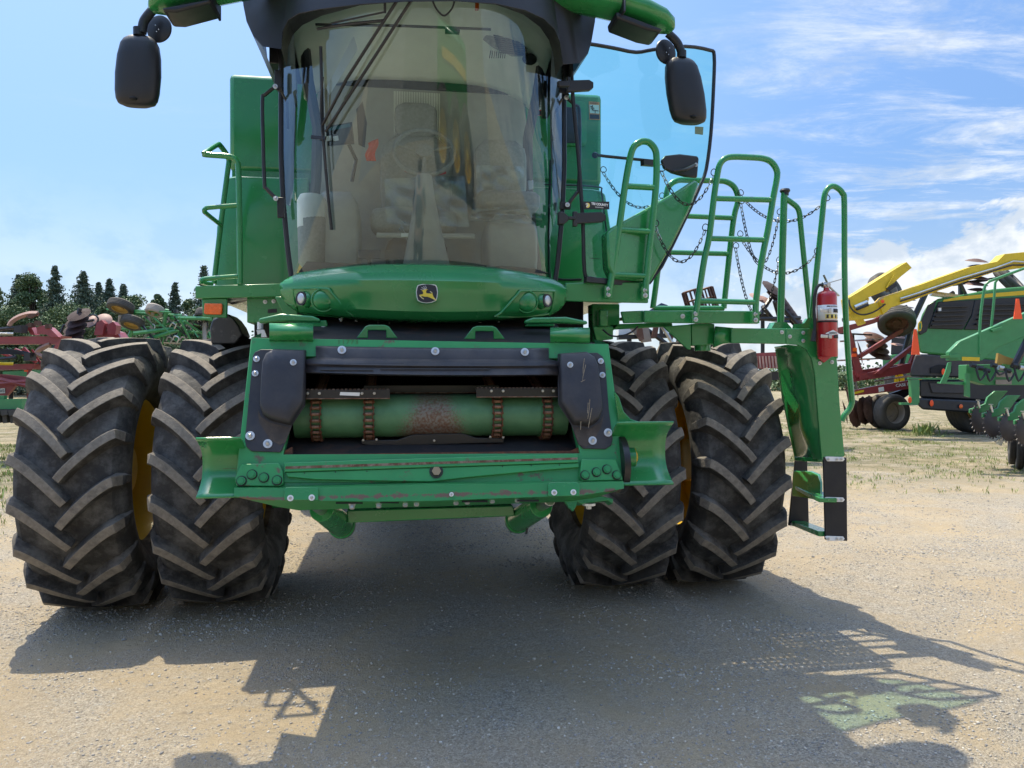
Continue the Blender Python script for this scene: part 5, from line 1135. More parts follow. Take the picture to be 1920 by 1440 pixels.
def disc_mesh(m, c, ax, R_, notch=0, dish=.12, n=24):
    ax = V(ax).normalized(); prof = [(0, R_*dish*1.3), (R_*.3, R_*dish*1.15), (R_*.7, R_*dish*.6), (R_, 0)]
    b = len(m.v); m.lathe(prof, c, ax, n)
    if notch:
        for k in range(n):
            if k % 2:
                i = b+3*n+k; v = V(m.v[i]); cc = V(c); m.v[i] = tuple(cc+(v-cc)*(1-notch))
M['bgred'] = mat('implement_red', (.25, .032, .04), .45, coat=.2, var=.12, dust=.35); M['bggreen'] = mat('implement_green', (.03, .22, .07), .45, coat=.2, var=.1, dust=.2)
M['bgyellow'] = mat('chute_yellow', (.66, .46, .015), .45, var=.1, dust=.15, col2=(.35, .27, .05), c2=(.6, .75)); M['bgrust'] = mat('disc_blade_rust', (.10, .05, .035), .6, metal=.3, var=.3, scale=3, col2=(.22, .13, .10), c2=(.5, .7), c2scale=4)
M['bgdisc'] = mat('dark_disc_blade', (.035, .018, .018), .85, var=.3); M['bgtyre'] = mat('dusty_tyre', (.045, .045, .045), .85, dust=.6); M['bgrim'] = mat('dusty_rim', (.28, .25, .22), .7, dust=.3)
M['bgsteel'] = mat('bright_steel', (.55, .55, .53), .3, metal=.8); M['bgrimy'] = mat('ochre_rim', (.35, .22, .05), .7, dust=.3); M['brdisc'] = mat('brown_disc_blade', (.05, .032, .03), .85, var=.3); M['smv'] = mat('orange_triangle', (.95, .10, .02), .5, var=.02); M['bgpink'] = mat('faded_disc_blade', (.36, .22, .18), .6, var=.15)
# ---------------------------------------------------------------- left: red tillage implements
A = BG('tillage_implement', 'red folded tillage implement with curved shanks at the far left edge', 'farm implement', 40, 15)
A.slab('frame_beam', [(-60, 632), (116, 630), (108, 645), (-60, 645)], 0, .35, M['bgred']); A.slab('frame_beam', [(-60, 684), (64, 682), (62, 692), (-60, 695)], .3, .35, M['bgred'])
A.slab('end_plate', [(104, 645), (117, 630), (110, 646), (95, 680), (92, 690), (98, 660)], -.05, .12, M['bgred']); A.slab('support_arm', [(68, 614), (80, 610), (92, 614), (110, 632), (96, 632), (84, 626), (70, 626)], -.1, .2, M['bgred'])
A.slab('bracket_arm', [(41, 612), (52, 608), (58, 612), (66, 628), (58, 628), (52, 618), (43, 620)], .1, .15, M['bgred'])
for y0, yy in ((618, 613), (674, 668)):
    A.slab('spring_box', [(27, y0-7), (40, y0-9), (40, y0+6), (25, y0+5)] if y0 < 650 else [(45, y0-12), (56, y0-13), (56, y0+2), (44, y0+3)], -.15, .2, M['blk'])
    A.tube('spring_rod', [(-20, y0+1), (30, y0-4)], .035, M['blk']); m = MB()
    cl = [A.p(-20+k*.5+(0), y0+8+2.2*math.sin(k*1.25), -.2+.03*math.cos(k*1.25)) for k in range(90)]; m.tube(cl, .012, 5); A.part('coil_spring', m, M['bgsteel'] if y0 < 650 else M['bgyellow'])
A.tube('curved_shank', [(17, 611), (22, 603), (34, 595), (48, 590), (58, 588), (71, 588)], .05, M['bgpink'], smooth=4, n=4); A.slab('shank_point', [(48, 594), (54, 589), (72, 587), (66, 592), (56, 597)], -.1, .05, M['bgrust'])
A.tube('curved_shank', [(94, 646), (84, 650), (72, 657), (70, 663), (78, 668), (90, 671)], .05, M['bgpink'], smooth=4, n=4)
A.slab('truss_plate', [(-40, 700), (10, 702), (62, 708), (66, 716), (58, 724), (30, 722), (12, 742), (-40, 738)], .2, .08, M['bgred']); A.tube('truss_bar', [(-30, 705), (66, 726)], .05, M['bgred']); A.tube('truss_bar', [(-30, 722), (66, 714)], .05, M['bgred'])
s_ = A.slab('name_plate', [(-6, 729), (9, 728), (9, 737), (-6, 738)], .18, .01, M['white']); q = A.p(2, 733, .17)
text('DIS', q, .085, M['decal_black'], s_, xdir=V((1, 0, 0)))
A.slab('lower_beam', [(-60, 750), (41, 748), (41, 768), (-60, 770)], -.5, .4, M['bggreen']); A.slab('lower_plate', [(-40, 742), (8, 742), (6, 750), (-40, 752)], -.4, .1, M['bggreen'])
A.slab('lamp', [(45, 694), (50, 694), (50, 697), (45, 697)], .2, .05, M['smv']); A.slab('cone_bracket', [(57, 705), (61, 694), (65, 706)], .1, .05, M['bggreen']); A.slab('rear_beam', [(5, 697), (64, 694), (64, 706), (5, 706)], 1.2, .3, M['bggreen'])
m = MB()
for k in range(4): m.bar(A.p(-18+14*k, 774, -.6), A.p(-6+14*k, 772, -.6), .25, .10)
for k in range(4): m.bar(A.p(-14+14*k, 782, -.5), A.p(-6+14*k, 781, -.5), .3, .22)
A.part('roller_tread', m, M['bgtyre'])
for px in (-10, 55): A.tube('stand_leg', [(px, 690, .4), (px, 786, .4)], .05, M['bgred'])
B = BG('disc_gang', 'dark red-brown stack of disc blades behind the left outer tyre', 'disc harrow', 150, 16)
for k in range(7):
    m = MB(); c = B.p(148-3.4*k, 590+12.5*k, 0); disc_mesh(m, c, (-.12, -.6, .78), .24, dish=.12); B.part('disc_blade', m, M['bgdisc'])
B.tube('gang_shaft', [(150, 578), (124, 680)], .04, M['blk']); B.tube('gang_frame', [(176, 600, .3), (120, 610, .3), (100, 655, .2)], .03, M['blk'])
for px in (118, 150): B.tube('stand_leg', [(px, 640, .3), (px, 781, .3)], .04, M['bgred'])
B2 = BG('disc_harrow', 'red harrow frame with pale round disc blades behind the left outer tyre', 'disc harrow', 195, 17)
for px, py, r in ((171, 603, .16), (193, 602, .20), (206, 611, .15)):
    m = MB(); disc_mesh(m, B2.p(px, py, .1), (.1, -.85, .5), r, dish=.2); B2.part('disc_blade', m, M['bgpink'])
B2.slab('upright', [(181, 605), (190, 600), (196, 606), (192, 628), (176, 628)], -.1, .2, M['bgred']); B2.slab('upright', [(200, 610), (212, 603), (218, 610), (216, 628), (202, 626)], -.1, .2, M['bgred'])
B2.tube('hose', [(163, 595), (175, 590), (184, 597), (180, 608), (168, 614)], .02, M['blk'], smooth=4); B2.slab('cross_frame', [(190, 628), (205, 618), (218, 622), (228, 636), (180, 640)], 0, .4, M['bgred'])
for px in (185, 212): B2.tube('stand_leg', [(px, 630, .3), (px, 776, .3)], .05, M['bgred'])
C2 = BG('field_cultivator', 'green folded field cultivator frame with small ochre wheels in the left distance', 'cultivator', 300, 24)
for px, py, r in ((226.5, 575, .40), (248, 605, .36), (290, 582, .27), (382, 590, .26)): C2.wheel(px, py, 0, r, .26, (.12, .42, .90), M['bgtyre'] if px != 290 else M['bgrim'], M['bgrimy'])
rr = random.Random(3)
for a in ([(225, 592), (222, 640)], [(247, 620), (232, 660)], [(200, 580), (320, 585)], [(240, 586), (342, 592)], [(316, 596), (395, 597)], [(250, 618), (350, 602)], [(250, 625), (345, 614)], [(230, 617), (395, 624)], [(330, 640), (350, 600)], [(313, 580), (302, 645)], [(342, 590), (345, 645)], [(365, 596), (388, 594)], [(383, 590), (384, 650)], [(348, 596), (400, 600)], [(215, 640), (400, 646)], [(338, 652), (349, 618)], [(262, 640), (330, 620)]):
    C2.tube('frame_tube', [(a[0][0], a[0][1], rr.uniform(-.5, .5)), (a[1][0], a[1][1], rr.uniform(-.5, .5))], rr.choice((.03, .05, .065)), M['bggreen'] if rr.random() < .8 else M['bgrim'])
for k in range(22):
    x0 = 262+k*6.2; y0 = rr.uniform(590, 640); C2.tube('spring_tine', [(x0, y0), (x0+rr.uniform(3, 6), y0-rr.uniform(6, 10)), (x0+rr.uniform(9, 13), y0-4), (x0+rr.uniform(6, 10), y0+rr.uniform(3, 8))], .022, rr.choice((M['bgsteel'], M['bgrim'], M['blk'])), smooth=3, n=5)
for k in range(10):
    x0 = 255+k*14; y0 = 583+rr.uniform(-3, 26); C2.slab('tine_clamp', [(x0, y0), (x0+6, y0-1), (x0+6, y0+5), (x0, y0+5)], 0, .15, rr.choice((M['blk'], M['bgrim'])))
for px in (225, 345, 384): C2.tube('stand_leg', [(px, 640, .0), (px, 755+8, .0)], .05, M['bggreen'])
for k in range(16):
    x0 = 250+k*9.5; C2.tube('frame_tube', [(x0, rr.uniform(592, 612), rr.uniform(-.4, .4)), (x0+rr.uniform(12, 60), rr.uniform(608, 650), rr.uniform(-.4, .4))], rr.choice((.02, .03, .04)), rr.choice((M['bggreen'], M['bggreen'], M['bgrim'], M['blk'])))
for k in range(9):
    x0 = -20+k*16; A.tube('implement_rod', [(x0, rr.uniform(640, 672), .5), (x0+rr.uniform(10, 34), rr.uniform(650, 700), .5)], rr.choice((.02, .03, .045)), rr.choice((M['bgred'], M['blk'], M['bgred'])))
for k in range(5): A.tube('hydraulic_line', [(-20, 654+k*2.2, .1), (30+k*6, 657+k*2, .05), (64, 664+k*3, .1)], .014, M['blk'], smooth=3)
for px, py in ((52, 606), (64, 602), (84, 608)): A.slab('clamp', [(px, py), (px+7, py-1), (px+7, py+7), (px, py+8)], -.15, .12, rr.choice((M['blk'], M['bgrust'])))
# ---------------------------------------------------------------- right: red disc harrow
D2 = BG('disc_harrow', 'red disc harrow with tall folded wings and a white maker name behind the ladder', 'disc harrow', 1650, 24)
for nm, pix, dd in (('main_beam', [(1560, 617), (1590, 610), (1640, 598), (1655, 590), (1666, 594), (1640, 606), (1600, 618), (1560, 630)], 0), ('upright', [(1588, 612), (1595, 618), (1620, 704), (1607, 708), (1590, 640)], -.1), ('lower_beam', [(1600, 702), (1625, 700), (1710, 680), (1740, 676), (1740, 690), (1712, 698), (1628, 712), (1600, 716)], 0),
                    ('upper_rail', [(1600, 696), (1680, 684), (1712, 680), (1712, 688), (1640, 700), (1600, 704)], .3), ('side_beam', [(1600, 732), (1640, 724), (1712, 712), (1730, 712), (1730, 724), (1712, 728), (1640, 738), (1600, 742)], -.15), ('diagonal_brace', [(1610, 666), (1685, 620), (1700, 615), (1692, 624), (1614, 672)], 0), ('diagonal_brace', [(1640, 701), (1718, 642), (1724, 646), (1652, 702)], -.05), ('rear_upright', [(1705, 684), (1718, 652), (1724, 654), (1712, 684)], .1), ('gusset', [(1612, 698), (1625, 698), (1632, 708), (1612, 712)], -.12)):
    D2.slab(nm, pix, dd, .16, M['bgred'])
sb = D2.slab('decal_plate', [(1647, 727), (1657, 725), (1658, 733), (1648, 735)], -.17, .01, M['white'], D2.root)
text('CASE IH', D2.p(1694, 721.5, -.17), .135, M['white'], D2.root, xdir=V((1, 0, .13)), bold=.003)
D2.slab('yellow_strip', [(1602, 735), (1620, 731), (1620, 735), (1602, 739)], -.17, .01, M['bgyellow'])
D2.wheel(1681, 602, 0, .55, .42, (.25, .62, .72), M['bgtyre'], M['bgrust']); D2.wheel(1672, 773, -.3, .56, .40, (.25, -.97, 0), M['bgtyre'], M['bgrim']); D2.wheel(1655, 771, .4, .56, .30, (.25, -.97, 0), M['bgtyre'], M['bgrim'])
D2.slab('wheel_arm', [(1655, 760), (1670, 738), (1700, 728), (1712, 735), (1690, 750), (1680, 765)], .05, .12, M['blk'])
for k in range(4): 
    m = MB(); disc_mesh(m, D2.p(1640+k*3, 632+k*11, .5), (.15, -.5, .85), .36, dish=.2); D2.part('disc_blade', m, M['bgrust'])
for k in range(9):
    m = MB(); disc_mesh(m, D2.p(1600-2*k+(k%2)*14, 645+k*16, .3+.2*(k%2)), (.9, -.4, .2), .40, notch=.06); D2.part('disc_blade', m, M['bgrust'])
for px, py in ((1604, 775), (1620, 770), (1632, 768)):
    m = MB(); disc_mesh(m, D2.p(px, py, .2), (.6, -.75, .1), .46, notch=.07); D2.part('disc_blade', m, M['bgrust'])
for k in range(8):
    m = MB(); disc_mesh(m, D2.p(1708-3.5*k+rr.uniform(-2, 2), 548+k*14, .8), (.05, -.25, .97), .24, notch=.12, dish=.05, n=16); D2.part('disc_blade', m, M['bgpink'])
D2.tube('cylinder_arm', [(1740, 540, .5), (1712, 600, .5), (1688, 690, .5)], .09, M['blk']); D2.tube('folded_arm', [(1580, 600, .2), (1650, 590, .2), (1700, 575, .3)], .07, M['blk'])
D2.slab('lamp', [(1600, 652), (1607, 652), (1607, 659), (1600, 659)], -.15, .06, M['amber']); D2.slab('lamp', [(1598, 663), (1606, 663), (1606, 669), (1598, 669)], -.15, .06, M['smv'])
for a in ([(1575, 625), (1635, 628)], [(1575, 640), (1650, 636)], [(1570, 676), (1650, 672)], [(1600, 628), (1602, 660)], [(1640, 715), (1712, 704)]): D2.tube('hydraulic_line', [(a[0][0], a[0][1], .2), (a[1][0], a[1][1], .3)], .03, rr.choice((M['blk'], M['bgsteel'])))
D2.wheel(1660, 545, 1.2, .62, .40, (.4, -.8, .4), M['bgtyre'], M['bgrim'])
# gang of notched discs seen between the handrails, basket roller
G2 = BG('disc_gang', 'fan of dark notched disc blades seen between the green handrails', 'disc harrow', 1480, 18)
for k in range(10):
    m = MB(); disc_mesh(m, G2.p(1447+k*6.2, 540+k*8.6, .05*k), (.45, -.62, .75), .27, notch=.06, dish=.14, n=20); G2.part('disc_blade', m, M['brdisc'])
G2.tube('gang_shaft', [(1440, 545), (1510, 625)], .05, M['blk'])
for a in ([(1425, 590), (1445, 560)], [(1420, 598), (1500, 596)], [(1430, 575), (1450, 600)], [(1452, 565), (1462, 600)], [(1395, 590), (1440, 592)]): G2.tube('gang_frame', [(a[0][0], a[0][1], -.2), (a[1][0], a[1][1], .1)], .05, M['blk'])
m = MB(); disc_mesh(m, G2.p(1418, 556, 0), (.2, -.5, .8), .17, dish=.1); G2.part('disc_blade', m, M['bgpink']); m = MB(); disc_mesh(m, G2.p(1432, 562, .1), (.2, -.6, .7), .16, dish=.1); G2.part('disc_blade', m, M['bgpink'])
G2.slab('tool_bar', [(1205, 590), (1240, 568), (1252, 572), (1252, 582), (1440, 594), (1500, 600), (1500, 606), (1430, 600), (1250, 590), (1215, 600)], .8, .2, mat('blue_bar', (.035, .06, .13), .6))
for px in (1430, 1500, 1240): G2.tube('stand_leg', [(px, 600, .8), (px, 758, .8)], .05, M['blk'])
R2 = BG('rolling_basket', 'rusty round rolling basket behind the wide green rail', 'farm implement', 1325, 17)
for px, py, n_ in ((1326, 558, 14), (1298, 562, 10)):
    c0, c1 = R2.p(px-11, py+(7 if px > 1310 else 3), 0), R2.p(px+13, py-1+(9 if px > 1310 else 3), .3); ax = (R2.p(px+4, py+12, 0)-R2.p(px-3, py-12, 0)).normalized(); c = R2.p(px, py, 0); m = MB()
    u1 = ax.cross(V((0, 1, 0))).normalized(); u2 = ax.cross(u1)
    for k in range(n_):
        a = 2*PI*k/n_; o_ = (u1*math.cos(a)+u2*math.sin(a))*.17; m.bar(c+o_-ax*.2, c+o_+ax*.25, .02, .05, up=o_)
    for h in (-.2, .02, .25): m.tube([c+ax*h+(u1*math.cos(t)+u2*math.sin(t))*.16 for t in [2*PI*k/20 for k in range(20)]], .018, 5, closed=True)
    R2.part('basket', m, M['bgrust'])
R2.tube('basket_arm', [(1330, 575), (1360, 600), (1300, 610)], .04, M['bgrust']); R2.tube('stand_leg', [(1330, 600), (1330, 762)], .05, M['bgrust'])
# ---------------------------------------------------------------- red implement glimpsed behind right outer tyre
K2 = BG('grain_drill', 'red drill with rows of small parts glimpsed between the outer right tyre and the ladder', 'farm implement', 1450, 15)
K2.slab('hopper', [(1290, 668), (1460, 660), (1475, 668), (1470, 690), (1290, 695)], 0, .4, M['bgred']); K2.slab('frame', [(1280, 700), (1480, 696), (1480, 712), (1280, 716)], .1, .3, M['blk'])
for k in range(12):
    K2.tube('seed_tube', [(1400+k*6, 668, -.05), (1402+k*6, 690, -.1)], .02, M['bgpink'])
for px in (1300, 1470): K2.tube('stand_leg', [(px, 700, .2), (px, 781-12, .2)], .05, M['blk'])
W2 = BG('field_cultivator', 'dark and rust coloured tillage frame glimpsed between the right tyres and the platform', 'farm implement', 1235, 16)
W2.slab('frame_bar', [(1160, 628), (1330, 622), (1330, 630), (1160, 636)], 0, .3, M['blk']); W2.slab('frame_bar', [(1180, 612), (1215, 608), (1222, 640), (1205, 642)], -.1, .15, M['bgrim']); W2.slab('shank', [(1196, 612), (1204, 612), (1208, 636), (1200, 640), (1194, 628)], -.2, .08, M['bgrust']); W2.slab('shank', [(1226, 610), (1236, 610), (1232, 632), (1222, 634)], -.2, .08, M['bgrust']); W2.tube('strut', [(1205, 612), (1250, 645)], .05, M['blk']); W2.tube('strut', [(1240, 610), (1262, 645)], .04, M['bgsteel']); W2.slab('cover', [(1160, 618), (1196, 612), (1196, 624), (1160, 628)], .2, .5, M['white'])
for k in range(6): W2.tube('tine', [(1262+k*12, 622), (1258+k*12, 640), (1266+k*12, 650)], .03, M['bgrust'])
for px in (1180, 1310): W2.tube('stand_leg', [(px, 630, .1), (px, 838, .1)], .05, M['blk'])
# ---------------------------------------------------------------- forage harvester with yellow chute
H = BG('forage_harvester', 'green forage harvester with black louvred rear and long yellow chute at the right', 'forage harvester', 1820, 21.5)
def sidew(p, dx): return p
hood = [(1716, 632), (1728, 590), (1738, 572), (1758, 560), (1800, 553), (1860, 542), (1940, 535), (2060, 530), (2060, 700), (1790, 668), (1742, 664), (1724, 662)]
m = MB(); fr = [H.p(a, b, 0) for a, b in hood]; bk_ = [p+V((1.7, 2.6, 0)) for p in fr]; m.loft([[p+V((0, 0, 0)) for p in fr], [p+V((.4, .6, .03)) for p in fr], bk_]); hd_ = H.part('hood', m, M['bggreen'], bevel=.06)
H.slab('yellow_stripe', [(1770, 562), (1800, 556), (1860, 550), (1920, 545), (2040, 538), (2040, 548), (1920, 553), (1860, 557), (1800, 562), (1768, 566)], -.03, .03, M['bgyellow'])
H.slab('rear_window', [(1728, 600), (1740, 572), (1756, 564), (1750, 590), (1738, 622), (1726, 628), (1722, 624)], -.05, .04, M['blk'], bevel=.02)
gr = H.slab('louvre_panel', [(1760, 566), (1828, 562), (1822, 590), (1806, 618), (1742, 616), (1748, 596)], -.05, .05, M['blk'], bevel=.02)
for k in range(5):
    y0 = 574+k*8.5; x0 = 1760-k*3.4; x1 = 1816-k*2.2; m = MB(); m.bar(H.p(x0, y0+2, -.10), H.p(x1, y0, -.10), .10, .035); H.part('louvre', m, M['blk_metal'], gr)
gr2 = H.slab('louvre_panel', [(1828, 562), (1930, 556), (2040, 550), (2040, 622), (1930, 620), (1808, 618), (1822, 592)], -.045, .05, M['blk'], bevel=.02)
for k in range(5):
    y0 = 572+k*9; m = MB(); m.bar(H.p(1842-k*3, y0, -.10), H.p(2030, y0-3, -.10), .10, .04); H.part('louvre', m, M['blk_metal'], gr2)
bd = H.slab('badge', [(1722, 606), (1725, 602), (1728, 603), (1729, 612), (1727, 620), (1723, 621), (1721, 616)], -.11, .02, M['bgyellow']); H.slab('badge_mark', [(1724, 606), (1727, 606), (1727, 617), (1724, 618)], -.125, .01, M['bggreen'], bd)
H.slab('lamp', [(1760, 577), (1765, 577), (1765, 583), (1760, 583)], -.14, .05, M['white'])
H.slab('lower_body', [(1716, 664), (1740, 664), (1790, 668), (2060, 690), (2060, 712), (1800, 708), (1706, 706), (1708, 690)], .0, 2.2, M['blk_shield'], bevel=.05)
H.slab('step_recess', [(1745, 690), (1760, 684), (1785, 686), (1785, 700), (1745, 700)], -.04, .05, M['dark'])
H.slab('bumper', [(1724, 712), (1860, 712), (2060, 716), (2060, 750), (1850, 752), (1724, 745)], .05, 2.0, M['blk'], bevel=.05); H.slab('bumper_panel', [(1742, 717), (1812, 718), (1806, 738), (1748, 737)], .01, .05, M['blk_shield'], bevel=.02)
H.slab('skirt', [(1720, 746), (1850, 752), (2060, 756), (2060, 775), (1850, 776), (1730, 768), (1720, 760)], -.05, 2.0, M['blk'], bevel=.05)
H.slab('rear_frame', [(1704, 708), (1800, 710), (1800, 712), (1704, 711)], -.1, .1, M['bggreen']); H.slab('frame_post', [(1708, 712), (1724, 712), (1724, 755), (1710, 755)], -.1, .15, M['bggreen']); H.slab('frame_foot', [(1690, 755), (1722, 755), (1722, 759), (1690, 759)], -.1, .15, M['bggreen'])
for px, py, mt in ((1747, 756, 'smv'), (1769, 697, 'smv'), (1802, 762, 'amber'), (1706, 750, 'smv')):
    m = MB(); m.ell(H.p(px, py, -.10), .055, .02, .06 if mt == 'amber' else .09, 12, 6); H.part('reflector', m, M[mt])
H.wheel(1822, 760, 1.0, .80, .55, (.30, -.95, 0), M['bgtyre'], M['bgrimy']); H.wheel(1935, 760, 1.2, .80, .55, (.95, -.30, 0), M['bgtyre'], M['bgrimy'])
# chute: long box arm and its folded end
def boxarm(name, top, bot, dD, w_, mt):
    m = MB(); secs = []
    for a, b in zip(top, bot): p, q = H.p(*a, dD), H.p(*b, dD); secs.append([p, q, q+V((0, w_, 0)), p+V((0, w_, 0))])
    m.loft(secs); return H.part(name, m, mt, bevel=.01)
ch_ = boxarm('chute_arm', [(1648, 568), (1660, 556), (1700, 543), (1760, 521), (1820, 500), (1870, 490), (1884, 476), (1925, 472), (2020, 466)], [(1656, 590), (1672, 576), (1705, 566), (1760, 545), (1820, 525), (1870, 508), (1886, 506), (1925, 500), (2020, 496)], -.3, .4, M['bgyellow'])
H.tube('chute_pipe', [(1688, 560, -.35), (1720, 550, -.35), (1800, 522, -.35), (1868, 502, -.35), (1900, 490, -.35), (1925, 492, -.35)], .025, M['bgsteel'], ch_); H.tube('chute_pipe', [(1688, 565, -.35), (1720, 555, -.35), (1800, 527, -.35), (1868, 506, -.35), (1898, 497, -.35), (1925, 497, -.35)], .022, M['blk'], ch_)
e1 = boxarm('chute_end', [(1588, 560), (1610, 547), (1645, 525), (1680, 503), (1700, 491)], [(1592, 590), (1628, 558), (1660, 545), (1690, 518), (1710, 502)], -.3, .4, M['bgyellow'])
H.slab('chute_joint', [(1586, 560), (1592, 556), (1622, 548), (1630, 560), (1626, 572), (1648, 566), (1660, 574), (1664, 584), (1640, 596), (1612, 600), (1600, 600), (1588, 586)], -.25, .3, M['bgyellow'], ch_, bevel=.01)
H.slab('deflector', [(1606, 596), (1616, 594), (1624, 606), (1614, 610)], -.2, .2, M['bgyellow'], ch_); H.slab('lamp_plate', [(1647, 564), (1658, 558), (1664, 568), (1654, 573)], -.33, .03, M['bgyellow'], ch_)
m = MB(); m.ell(H.p(1655, 565, -.36), .05, .02, .05, 12, 6); H.part('reflector', m, M['smv'], ch_)
H.tube('joint_cylinder', [(1602, 576, -.32), (1626, 566, -.32)], .06, M['bgsteel'], ch_); H.tube('joint_cylinder', [(1606, 580, -.34), (1628, 571, -.34)], .045, M['blk'], ch_); H.slab('chute_motor', [(1662, 540), (1680, 530), (1682, 536), (1668, 546)], -.35, .2, M['blk'], e1)
H.tube('chute_rod', [(1662, 540, -.34), (1676, 516, -.34)], .02, M['bgyellow'], e1); H.tube('hose', [(1592, 562, -.33), (1594, 574, -.36), (1604, 586, -.36), (1620, 590, -.36), (1640, 584, -.36), (1660, 570, -.36)], .022, M['blk'], ch_, smooth=4)
H.tube('chute_support', [(1788, 548, .2), (1770, 560, .2), (1756, 590, .2)], .06, M['blk']); H.tube('chute_support', [(1800, 530, .1), (1812, 555, .2)], .05, M['blk']); H.tube('silver_pipe', [(1745, 550, .1), (1830, 562, .1)], .08, M['bgsteel'])
for k in range(6): 
    m = MB(); disc_mesh(m, H.p(1831+(k%2)*4, 488+k*13, 4), (.05, -.2, .97), .42, dish=.15, notch=.05); D2.o; H.part('rear_disc', m, M['bgrust']) if False else None
# discs and tyre standing behind the chute: another folded harrow
N2 = BG('folded_harrow', 'rusty stacked discs and a grey wheel sticking up behind the yellow chute', 'disc harrow', 1840, 26)
for k in range(7):
    m = MB(); disc_mesh(m, N2.p(1831+(k % 2)*5, 490+k*11, 0), (.05, -.25, .97), .36, dish=.2, notch=.04); N2.part('disc_blade', m, M['bgrust'])
N2.wheel(1893, 527, 0, .62, .34, (.55, -.55, .62), M['bgtyre'], M['bgrim']); N2.slab('wing_frame', [(1800, 525), (1806, 525), (1806, 700), (1800, 700)], .2, .12, M['blk']); N2.slab('wing_frame', [(1790, 530), (1900, 515), (1900, 520), (1790, 536)], .2, .12, M['blk']); N2.tube('stand_leg', [(1835, 540, .1), (1840, 797, .1)], .07, M['blk'])
# slow vehicle triangles
# ---------------------------------------------------------------- planter in front on the right
Q = BG('row_planter', 'green planter with toothed closing discs and black gauge wheels at the right edge', 'planter', 1900, 13.5)
Q.slab('walkway_beam', [(1780, 660), (1800, 640), (1850, 618), (1900, 596), (1960, 570), (1960, 620), (1920, 632), (1870, 652), (1842, 676), (1780, 676)], 0, .12, M['bggreen'], bevel=.01); Q.slab('yellow_label', [(1804, 669), (1837, 670), (1837, 677), (1804, 676)], -.01, .01, M['bgyellow'])
Q.slab('step_tread', [(1780, 666), (1800, 664), (1800, 670), (1782, 671)], -.05, .3, M['bggreen']); Q.slab('step_tread', [(1860, 618), (1880, 612), (1882, 617), (1862, 622)], -.05, .3, M['bggreen'])
Q.tube('walkway_rail', [(1836, 664), (1838, 600), (1845, 545), (1852, 530), (1870, 522), (1930, 500), (1990, 480)], .024, M['bggreen'], smooth=4, n=8); Q.tube('walkway_rail', [(1858, 620, .1), (1864, 560, .1), (1866, 530, .1), (1872, 522, .1)], .022, M['bggreen'], n=8)
Q.slab('tool_bar', [(1812, 684), (1990, 680), (1990, 722), (1850, 722), (1812, 712)], .2, .25, M['bggreen'], bevel=.01); Q.slab('side_bracket', [(1778, 680), (1784, 678), (1783, 696), (1774, 719), (1763, 719), (1772, 700)], .0, .03, M['bggreen']); Q.slab('bracket_bar', [(1763, 716), (1812, 716), (1812, 722), (1763, 719)], .05, .1, M['bggreen']); Q.slab('stand', [(1812, 700), (1819, 700), (1819, 745), (1812, 743)], -.02, .08, M['bggreen'])
for k in range(8): Q.tube('hydraulic_fitting', [(1820+k*13, 684+5*(k % 3), -.06), (1829+k*13, 686+5*(k % 3), -.06)], .045, rr.choice((M['blk'], M['bgsteel'], M['blk'])))
for k in range(5): Q.tube('hose', [(1830+k*18, 690, -.1), (1838+k*18, 702+rr.uniform(0, 14), -.14), (1850+k*18, 696, -.1)], .018, M['blk'], smooth=4)
Q.slab('ochre_plate', [(1868, 690), (1872, 662), (1885, 668), (1905, 674), (1900, 684), (1880, 682)], .1, .06, M['bgrimy']); Q.tube('lift_arm', [(1900, 690, 0), (1935, 620, 0)], .06, M['blk'])
for (x0, y0) in ((1868, 698), (1867, 712)): Q.slab('info_plate', [(x0, y0), (x0+30, y0), (x0+30, y0+9), (x0, y0+9)], .17, .005, M['bgrim'])
for k, (px, py, dd) in enumerate(((1838, 785, .5), (1862, 793, .1), (1892, 800, -.3), (1922, 806, -.7), (1952, 812, -1.1))):
    c = Q.p(px, py, dd); m = MB(); ax = V((.42, -.9, 0)).normalized(); m.lathe([(0, -.02), (.20, -.03), (.25, 0), (.20, .03), (0, .02)], c, ax, 28); u1 = ax.cross(V((0, 0, 1))).normalized()
    for t in range(20):
        a = 2*PI*t/20; d_ = u1*math.cos(a)+V((0, 0, 1))*math.sin(a); m.bar(c+d_*.23, c+d_*.285, .016, .022)
    dsk = Q.part('toothed_disc', m, M['bgrust'] if k < 0 else mat('dull_disc_%d' % k, (.07, .06, .06), .6) if k == 0 else bpy.data.materials['dull_disc_0'])
    Q.slab('disc_arm', [(px-19, py-18), (px-5, py-22), (px+10, py-28), (px+14, py-40), (px+28, py-52), (px+52, py-52), (px+40, py-38), (px+28, py-20), (px+8, py-12), (px-19, py-10)], dd-.06, .05, M['bggreen'], bevel=.006)
    Q.tube('pin', [(px-4, py-33, dd-.08), (px-1, py-20, dd-.08)], .016, M['bgsteel']); m = MB(); m.cyl(Q.p(px-4, py-34, dd-.08), Q.p(px-4, py-35.5, dd-.08), .035, 10); Q.part('pin_head', m, M['bgsteel'])
for px, py, dd in ((1898, 832, .6), (1912, 840, .2), (1936, 847, -.2)): Q.wheel(px, py, dd, .38, .12, (.85, -.5, 0), M['bgtyre'], M['blk'], name='gauge_wheel')
Q.slab('scraper', [(1866, 828), (1878, 820), (1880, 812), (1884, 822), (1878, 836), (1868, 832)], -.1, .03, M['bgsteel'])
for px, dd in ((1970, -.8),): Q.tube('stand_leg', [(px, 722, dd), (px, 865-8, dd)], .03, M['bggreen'])
